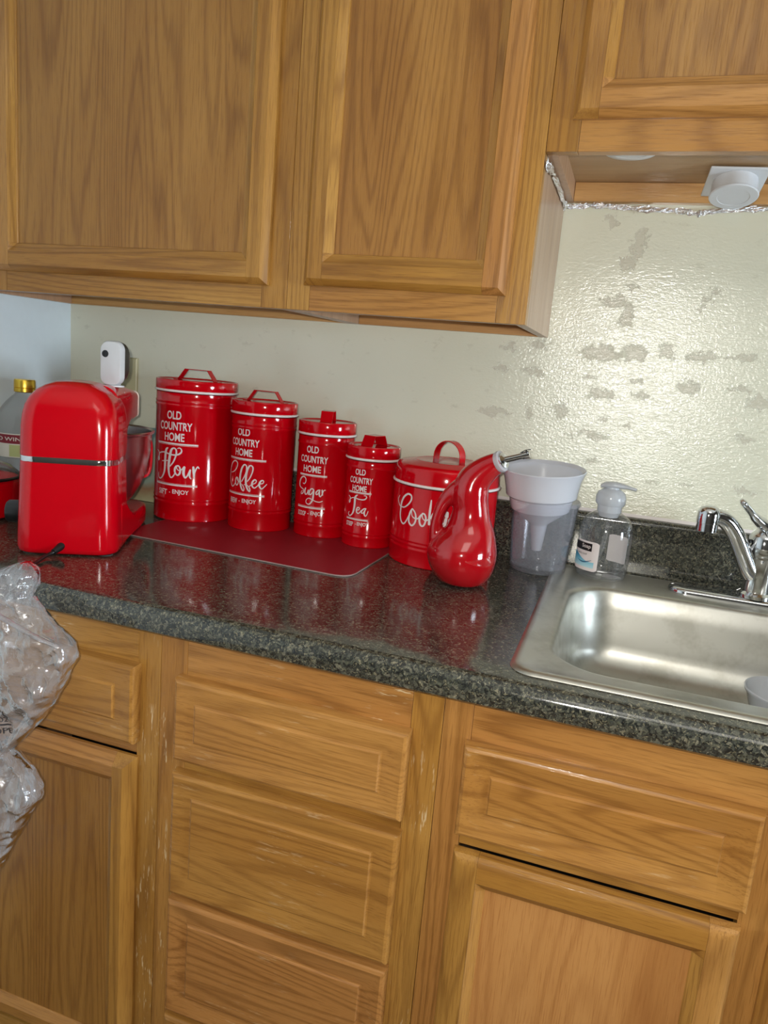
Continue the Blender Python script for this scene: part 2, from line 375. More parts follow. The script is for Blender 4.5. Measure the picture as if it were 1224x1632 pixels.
def make_door(parent, x0, x1, z0, z1, yf, w=0.046, OUT=OUT, mats=('oak_vertical', 'oak_horizontal', 'oak_panel'), bead=0.012, label=None):
    root = bpy.data.objects.new('door', None); C.objects.link(root); root.location = (x0, yf, z0); root.parent = parent
    root.matrix_parent_inverse = Matrix.Translation(-parent.location)
    root['label'] = label or 'framed oak door with a flat panel'
    ins = [(0.0, 0.0078), (0.0012, 0.0100), (bead-0.002, 0.0160), (bead, 0.018)]      # from the opening outwards
    ox0, ox1, oz0, oz1 = x0+w, x1-w, z0+w, z1-w
    def h(x, z):
        d = min(x-x0, x1-x, z-z0, z1-z); a = prof(d, OUT)
        e = max(ox0-x, x-ox1, oz0-z, z-oz1)
        return min(a, prof(max(e, 0), ins))
    ob = [o[0] for o in OUT]; ib = [i[0] for i in ins]
    bx = [x0+q for q in ob]+[x1-q for q in ob]+[ox0-q for q in ib]+[ox1+q for q in ib]
    bz = [z0+q for q in ob]+[z1-q for q in ob]+[oz0-q for q in ib]+[oz1+q for q in ib]
    sw = w-bead                                     # stiles run full height, rails stop against them
    def part(name, a0, a1, c0, c1, mat):
        bb = heightfield(a0, a1, c0, c1, yf, h, bx+[a0, a1], bz+[c0, c1])
        o = obj(name, bb, mat, smooth=20); o.parent = root
        o.matrix_parent_inverse = (root.matrix_parent_inverse @ Matrix.Translation(root.location)).inverted() if False else Matrix.Translation(-root.location)
        return o
    g = 0.00025
    part('stile', x0, ox0-0, z0, z1, mats[0]) if False else None
    part('stile', x0, x0+sw-g, z0, z1, mats[0]); part('stile', x1-sw+g, x1, z0, z1, mats[0])
    part('rail', x0+sw, x1-sw, z0, oz0, mats[1]); part('rail', x0+sw, x1-sw, oz1, z1, mats[1])
    # beads that run down beside the panel belong to the stiles
    part('bead', x0+sw, ox0, oz0, oz1, mats[0]); part('bead', ox1, x1-sw, oz0, oz1, mats[0])
    pb = B().box(ox0-0.001, ox1+0.001, yf-0.0072, yf-0.002, oz0-0.001, oz1+0.001)
    o = obj('panel', pb, mats[2], smooth=0); o.parent = root; o.matrix_parent_inverse = Matrix.Translation(-root.location)
    return root
def drawer_front(parent, x0, x1, z0, z1, yf, mat='drawer_oak', b_=0.034, slope=0.0022, label=None):
    step = 0.0028
    def h(x, z):
        d = min(x-x0, x1-x, z-z0, z1-z)
        P = OUTD+((0.006, 0.0185), (b_-0.002, 0.0185-slope), (b_, 0.0185-slope+0.0005), (b_+0.002, 0.0185-slope+step), (b_+0.2, 0.0185-slope+step))
        return prof(d, P)
    bk = [o[0] for o in OUTD]+[0.006, b_-0.002, b_, b_+0.002]
    bb = heightfield(x0, x1, z0, z1, yf, h, [x0+q for q in bk]+[x1-q for q in bk], [z0+q for q in bk]+[z1-q for q in bk])
    o = obj('drawer_front', bb, mat, parent, smooth=18)
    o['label'] = label or 'oak drawer front with a raised centre panel'
    return o

# ---------------------------------------------------------------- upper cabinets
YU = -0.3167; FT = 0.019
def upper(x0, x1, z0, z1, stl, strr, rb, rt_, doors, label, side_left=False, side_right=False, rec=0.022, cutrail=0.02):
    t = empty('upper_cabinet', ((x0+x1)/2, 0, z0), label, 'cabinet', 'oak wall cabinets')
    g = 0.0003
    box('stile', (x0+g, x0+stl, YU, YU+FT, z0, z1), 'oak_vertical', t, 0.0006)
    box('stile', (x1-strr, x1-g, YU, YU+FT, z0, z1), 'oak_vertical', t, 0.0006)
    box('rail', (x0+stl+g, x1-strr-g, YU, YU+FT, z0, z0+rb), 'oak_horizontal', t, 0.0006)
    box('rail', (x0+stl+g, x1-strr-g, YU, YU+FT, z1-rt_, z1), 'oak_horizontal', t, 0.0006)
    m = 'side_laminate'
    box('side_panel', (x0+g, x0+0.016, YU+FT, -0.002, z0, z1), m, t, 0.0004)
    box('side_panel', (x1-0.016, x1-g, YU+FT, -0.002, z0, z1), m, t, 0.0004)
    box('bottom_panel', (x0+0.016, x1-0.016, YU+FT, -0.002, z0+rec, z0+rec+0.012), 'under_laminate', t, 0)
    box('back_rail', (x0+0.0165, x1-0.0165, -0.020, -0.002, z0, z0+rec-0.0003), 'pale_oak', t, 0.0006)
    box('top_panel', (x0+0.016, x1-0.016, YU+FT, -0.002, z1-0.02, z1-0.008), 'under_laminate', t, 0)
    for d in doors: make_door(t, *d, YU-0.0004, w=0.049, bead=0.0145)
    if len(doors) == 2: box('stile', (doors[0][1]-0.012, doors[1][0]+0.012, YU+0.0003, YU+FT, z0+rb+0.0003, z1-rt_-0.0003), 'oak_vertical', t, 0.0006)
    return t
upper(XW+0.003, -0.3892, 1.3366, 2.15, 0.127, 0.046, 0.052, 0.05, [(-0.9740, -0.4213, 1.3716, 2.13)], 'tall oak wall cabinet with a wide single door, above the stand mixer')
upper(-0.3892, 0.0, 1.3366, 2.15, 0.040, 0.045, 0.052, 0.05, [(-0.3573, -0.0331, 1.3752, 2.13)], 'tall oak wall cabinet with a narrow single door, above the red canisters')
upper(0.0, 0.78, 1.5752, 2.15, 0.044, 0.045, 0.052, 0.05, [(0.0325, 0.3805, 1.6154, 2.13), (0.3995, 0.7475, 1.6154, 2.13)], 'short oak wall cabinet hung higher over the sink, puck lights under it', rec=0.032)

# ---------------------------------------------------------------- base cabinets
YB = -0.61
def base(x0, x1, stl, strr, mid, label, fill, worn='worn_oak'):
    t = empty('base_cabinet', ((x0+x1)/2, -0.3, 0), label, 'cabinet', 'oak base cabinets'); g = 0.0003
    box('stile', (x0+g, x0+stl, YB, YB+FT, 0.10, 0.875), worn+'_vertical', t, 0.0006)
    box('stile', (x1-strr, x1-g, YB, YB+FT, 0.10, 0.875), worn+'_vertical', t, 0.0006)
    box('rail', (x0+stl+g, x1-strr-g, YB, YB+FT, 0.815, 0.875), worn+'_horizontal', t, 0.0006)
    box('rail', (x0+stl+g, x1-strr-g, YB, YB+FT, 0.10, 0.125), 'oak_horizontal', t, 0.0006)
    for z0, z1 in mid: box('rail', (x0+stl+g, x1-strr-g, YB+0.0005, YB+FT, z0, z1), 'oak_horizontal', t, 0.0006)
    box('side_panel', (x0+g, x0+0.014, YB+FT, -0.004, 0.0, 0.868), 'side_laminate', t, 0)
    box('side_panel', (x1-0.014, x1-g, YB+FT, -0.004, 0.0, 0.868), 'side_laminate', t, 0)
    box('toe_kick', (x0+0.014, x1-0.014, YB+0.07, YB+0.085, 0.0, 0.10), 'toe_kick', t, 0)
    box('bottom_panel', (x0+0.014, x1-0.014, YB+FT, -0.004, 0.10, 0.114), 'under_laminate', t, 0)
    box('back_panel', (x0+0.014, x1-0.014, -0.010, -0.004, 0.114, 0.70), 'dark_gap', t, 0)
    fill(t); return t
YF = YB-0.0004
def fill_left(t):
    drawer_front(t, XW+0.02, -0.438, 0.7005, 0.8205, YF, b_=0.034)
    make_door(t, -0.760, -0.438, 0.14, 0.6768, YF, OUT=((0.0, 0.005), (0.001, 0.0060), (0.0155, 0.0172), (0.017, 0.018)), label='oak door catching light on its bevelled edge')
    make_door(t, XW+0.02, -0.766, 0.14, 0.6768, YF)
base(XW+0.003, -0.4062, 0.04, 0.0372, [(0.6797, 0.698)], 'oak base cabinet behind the clear plastic bag, below the stand mixer', fill_left)
def fill_mid(t):
    drawer_front(t, -0.3735, -0.0371, 0.6958, 0.8187, YF, label='top oak drawer front, scratched above its edge')
    drawer_front(t, -0.3735, -0.0371, 0.4843, 0.6769, YF)
    drawer_front(t, -0.3735, -0.0371, 0.2830, 0.4737, YF, slope=0.0045)
    drawer_front(t, -0.3735, -0.0371, 0.1150, 0.2740, YF)
base(-0.4062, 0.0, 0.0421, 0.0404, [(0.675, 0.700), (0.468, 0.490), (0.265, 0.290)], 'oak base cabinet with a bank of four drawers, between two door cabinets', fill_mid)
def fill_sink(t):
    box('stile', (0.361, 0.399, YB, YB+FT, 0.1252, 0.8148), 'oak_vertical', t, 0.0006)
    drawer_front(t, 0.0317, 0.3652, 0.7001, 0.8220, YF, b_=0.036, slope=0.006, label='plain oak front below the sink with bold sloping grain')
    drawer_front(t, 0.3950, 0.7480, 0.7001, 0.8220, YF, b_=0.036, slope=0.006)
    pk = ('oak_vertical', 'oak_horizontal', 'pink_oak_panel')
    make_door(t, 0.0325, 0.3645, 0.14, 0.6768, YF, OUT=((0.0, 0.006), (0.0015, 0.0112), (0.0045, 0.0150), (0.009, 0.0172), (0.014, 0.018)), w=0.045, mats=pk, label='oak door with a rounded light-catching top edge')
    make_door(t, 0.3950, 0.7480, 0.14, 0.6768, YF, w=0.045, mats=pk)
base(0.0, 0.78, 0.0363, 0.036, [(0.6797, 0.698)], 'oak base cabinet with doors, carrying the steel sink', fill_sink, 'oak')

# ---------------------------------------------------------------- countertop
CT = 0.914; X0, X1 = XW+0.002, 1.15
ct = empty('countertop', (0, -0.3, 0.876), 'speckled dark granite-look laminate countertop with rounded front edge', 'countertop')
def cprofile():
    p = [(-0.575, 0.8765), (-0.628, 0.8765)]
    for i in range(9):
        a = PI+PI/2*(-i/8)                 # round nose
        p.append((-0.622+0.014*math.cos(a)-0.0, CT-0.014+0.014*math.sin(a)))
    p = [(-0.575, 0.8765), (-0.629, 0.8765), (-0.6345, 0.881), (-0.6360, 0.889)]
    for i in range(9):
        a = PI-PI/2*i/8; p.append((-0.618+0.018*math.cos(a), CT-0.018+0.018*math.sin(a)))
    return p+[(-0.575, CT)]
pr = cprofile(); b = B()
b.loft([[(x, y, z) for y, z in pr] for x in (X0, X1)])
HX0, HX1, HY1 = 0.100, 0.706, -0.050
b.box(X0, HX0, -0.575, -0.003, 0.8765, CT); b.box(HX1, X1, -0.575, -0.003, 0.8765, CT); b.box(HX0, HX1, HY1, -0.003, 0.8765, CT)
obj('slab', b, 'laminate', ct, smooth=30)
b = B(); bp = [(-0.0225, CT+0.0003), (-0.0225, 1.012)]
for i in range(1, 7):
    a = PI-PI/2*i/6; bp.append((-0.0125+0.010*math.cos(a), 1.012+0.0100*math.sin(a)))
bp += [(-0.002, 1.022), (-0.002, CT+0.0003)]
b.loft([[(x, y, z) for y, z in bp] for x in (X0, X1)])
obj('backsplash', b, 'laminate', ct, smooth=30)
b = B(); random.seed(5)
b.loft([[(x, -0.0021-0.003*s_, 1.0222+0.0055*c_) for s_, c_ in ((0, 0), (1, 0), (0.4, 0.6), (0, 1))] for x in (X0, X1)])
obj('caulk_line', b, 'white_enamel', ct, smooth=30)

# ---------------------------------------------------------------- sink
def rrect(x0, x1, y0, y1, r, z, n=10):
    out = []
    for cx, cy, a0 in ((x1-r, y1-r, 0), (x0+r, y1-r, PI/2), (x0+r, y0+r, PI), (x1-r, y0+r, 1.5*PI)):
        for i in range(n+1):
            a = a0+PI/2*i/n; out.append((cx+r*math.cos(a), cy+r*math.sin(a), z))
    return out
sk = empty('kitchen_sink', (0.4, -0.3, CT), 'stainless steel drop-in sink with a single rounded bowl', 'sink')
SX0, SX1, SY0, SY1 = 0.068, 0.738, -0.600, -0.0265
bx0, bx1, by0, by1 = 0.112, 0.695, -0.553, -0.150
rings = [rrect(SX0, SX1, SY0, SY1, 0.030, CT+0.0004), rrect(SX0+0.0015, SX1-0.0015, SY0+0.0015, SY1-0.0015, 0.030, CT+0.0030),
         rrect(SX0+0.006, SX1-0.006, SY0+0.006, SY1-0.006, 0.028, CT+0.0048), rrect(SX0+0.012, SX1-0.012, SY0+0.012, SY1-0.012, 0.026, CT+0.0046), rrect(SX0+0.017, SX1-0.017, SY0+0.016, SY1-0.016, 0.024, CT+0.0030),
         rrect(bx0-0.008, bx1+0.008, by0-0.008, by1+0.008, 0.080, CT+0.0030), rrect(bx0-0.002, bx1+0.002, by0-0.002, by1+0.002, 0.076, CT+0.0014), rrect(bx0+0.002, bx1-0.002, by0+0.002, by1-0.002, 0.073, CT-0.004)]
for k in range(1, 4):
    d = 0.002+0.012*k/3; rings.append(rrect(bx0+d, bx1-d, by0+d, by1-d, 0.070, CT-0.004-0.086*k/3))
for k in range(1, 8):
    a = PI/2*k/7; d = 0.014+0.045*(1-math.cos(a)); rings.append(rrect(bx0+d, bx1-d, by0+d, by1-d, max(0.070-0.030*k/7, 0.03), CT-0.090-0.045*math.sin(a)))
cxs, cys = 0.405, -0.35
last = rings[-1]; zf = last[0][2]
for f in (0.6, 0.3, 0.1): rings.append([(cxs+(p[0]-cxs)*f, cys+(p[1]-cys)*f, zf-0.003*(1-f)) for p in last])
b = B().loft(rings, True, False, True)
obj('basin', b, 'brushed_steel', sk, smooth=50)
obj('drain', B().lathe([(0.001, 0.0016), (0.03, 0.0016), (0.035, 0.0045), (0.045, 0.0045), (0.047, 0.001)], cxs, cys, zf-0.003, 32), 'chrome', sk)

# ---------------------------------------------------------------- faucet
fc = empty('kitchen_faucet', (0.408, -0.085, CT+0.004), 'chrome single-lever kitchen faucet standing on the sink deck', 'faucet')
def stadium(x0, x1, y0, y1, z, n=12):
    return rrect(x0, x1, y0, y1, (y1-y0)/2-0.0001, z, n)
zb = CT+0.0032
obj('base_plate', B().loft([stadium(0.272, 0.544, -0.112, -0.052, zb), stadium(0.272, 0.544, -0.112, -0.052, zb+0.005), stadium(0.275, 0.541, -0.109, -0.055, zb+0.009), stadium(0.282, 0.534, -0.102, -0.062, zb+0.0105)]), 'chrome', fc, smooth=50)
fx, fy = 0.411, -0.082
obj('body', B().lathe([(0.029, 0.0), (0.029, 0.006), (0.0235, 0.010), (0.0225, 0.02), (0.0225, 0.066), (0.0235, 0.068), (0.0235, 0.071), (0.024, 0.073), (0.026, 0.080), (0.026, 0.090), (0.0245, 0.104), (0.019, 0.114), (0.009, 0.119), (0.0005, 0.120)], fx, fy, zb+0.010, 40), 'chrome', fc, smooth=40)
sd = Vector((-0.098, -0.042, 0))
def sp_(t_, z): return (fx+sd.x*t_, fy+sd.y*t_, z)
pth = smooth_path([sp_(0.02, 0.958), sp_(0.16, 0.972), sp_(0.32, 1.000), sp_(0.50, 1.032), sp_(0.68, 1.053), sp_(0.85, 1.061), sp_(0.97, 1.061)], 6)
n = len(pth)
rr = [0.0165-0.0030*min(i/(n*0.8), 1) for i in range(n)]
sp = obj('spout', B().tube(pth, rr, 20), 'chrome', fc, smooth=50)
ax, ay = fx+sd.x*1.0, fy+sd.y*1.0
hb = obj('spout_head', B().lathe([(0.0005, 0.0195), (0.008, 0.019), (0.0145, 0.0155), (0.0178, 0.008), (0.0182, -0.001), (0.0182, -0.010), (0.0172, -0.0105), (0.0172, -0.0235), (0.013, -0.0245), (0.0115, -0.020), (0.0005, -0.020)], ax, ay, 1.060, 32), 'chrome', fc, smooth=40)
lv = smooth_path([(fx+0.004, fy-0.004, 1.040), (fx-0.006, fy-0.006, 1.052), (fx-0.022, fy-0.016, 1.064), (fx-0.040, fy-0.030, 1.082), (fx-0.052, fy-0.042, 1.094)], 5)
obj('handle_lever', B().tube(lv, [0.023, 0.0220, 0.021, 0.0200, 0.0190, 0.0180, 0.0170, 0.0160, 0.0150, 0.0140, 0.013, 0.0120, 0.0096, 0.0094, 0.0092, 0.009, 0.0088, 0.0086, 0.0082, 0.007, 0.004], 16, flat=0.62), 'chrome', fc, smooth=50)
obj('handle_screw', B().tube([(fx-0.0225, fy-0.0125, 1.024), (fx-0.0262, fy-0.0145, 1.0242)], 0.0032, 10), 'black_plastic', fc)

# ---------------------------------------------------------------- lettering helpers
def text_mesh(s, bold=0.0):
    cu = bpy.data.curves.new('lettering', 'FONT'); cu.body = s; cu.size = 1.0; cu.offset = bold; cu.resolution_u = 4
    o = bpy.data.objects.new('lettering', cu); C.objects.link(o)
    bpy.context.view_layer.update()
    me = bpy.data.meshes.new_from_object(o.evaluated_get(bpy.context.evaluated_depsgraph_get()))
    v = [(p.co.x, p.co.y) for p in me.vertices]; f = [tuple(p.vertices) for p in me.polygons]
    bpy.data.objects.remove(o); bpy.data.meshes.remove(me); bpy.data.curves.remove(cu)
    x0 = min(p[0] for p in v); x1 = max(p[0] for p in v); y0 = min(p[1] for p in v); y1 = max(p[1] for p in v)
    return [((x-x0)/(x1-x0), (y-y0)/(y1-y0)) for x, y in v], f
def wrap(cx, cy, r, a, z): return (cx+r*math.sin(a), cy-r*math.cos(a), z)
def wrap_text(b, s, cx, cy, r, a0, a1, z0, z1, bold=0.0):
    v, f = text_mesh(s, bold)
    b.add([wrap(cx, cy, r, math.radians(a0+(a1-a0)*x), z0+(z1-z0)*y) for x, y in v], f)
def wrap_bar(b, cx, cy, r, a0, a1, z0, z1, n=16):
    vs = []; fs = []
    for i in range(n+1):
        a = math.radians(a0+(a1-a0)*i/n); vs += [wrap(cx, cy, r, a, z0), wrap(cx, cy, r, a, z1)]
    b.add(vs, [(2*i, 2*i+2, 2*i+3, 2*i+1) for i in range(n)])
def wrap_stroke(b, cx, cy, r, pts):
    """one pen stroke (angle, height, width mm) as a ribbon on the tin"""
    P = [Vector((math.radians(a)*r, z, w_*0.001)) for a, z, w_ in pts]
    P = smooth_path(P, 6); n = len(P); vs = []
    for i, p in enumerate(P):
        T = (P[min(i+1, n-1)]-P[max(i-1, 0)]); T.z = 0
        if T.length < 1e-9: T = Vector((1, 0, 0))
        T.normalize(); N = Vector((-T.y, T.x, 0)); hw = max(p.z, 0.0006)/2
        for s_ in (-1, 1):
            q = p+N*hw*s_; vs.append(wrap(cx, cy, r+0.000004*i, q.x/r, q.y))
    b.add(vs, [(2*i, 2*i+1, 2*i+3, 2*i+2) for i in range(n-1)])
    for e, sgn in ((0, -1), (n-1, 1)):                       # round ends
        p = P[e]; hw = max(p.z, 0.0006)/2; c0 = wrap(cx, cy, r+0.000004*e, p.x/r, p.y)
        ring = [wrap(cx, cy, r+0.000004*e, (p.x+hw*math.cos(k*PI/5))/r, p.y+hw*math.sin(k*PI/5)) for k in range(10)]
        b.add([c0]+ring, [(0, 1+k, 1+(k+1) % 10) for k in range(10)])

# ---------------------------------------------------------------- mat and canisters
mt = 0.0024
def mat_outline(z, grow=0.0):
    c_ = [(-0.700, -0.326), (-0.232, -0.350), (-0.222, -0.045), (-0.692, -0.030)]   # corners
    cx_ = sum(p[0] for p in c_)/4; cy_ = sum(p[1] for p in c_)/4; out = []; r = 0.034
    for i in range(4):
        p = Vector(c_[i]); a = (Vector(c_[i-1])-p).normalized(); d = (Vector(c_[(i+1) % 4])-p).normalized()
        for k in range(8):
            t_ = k/7; q = (p+a*r)*(1-t_)**2+p*2*t_*(1-t_)+(p+d*r)*t_**2
            out.append((q.x+(cx_-q.x)*grow, q.y+(cy_-q.y)*grow, z))
    return out
pm = obj('place_mat', B().loft([mat_outline(CT+0.0004), mat_outline(CT+mt)]), 'grey_mat_edge', smooth=30)
tag(pm, 'thin dark red mat with a pale cut edge under the canisters', 'mat')
obj('top_face', B().loft([mat_outline(CT+mt-0.0002, 0.004), mat_outline(CT+mt+0.0003, 0.004)]), 'red_vinyl_mat', pm, smooth=30)
ZM = CT+mt+0.0005

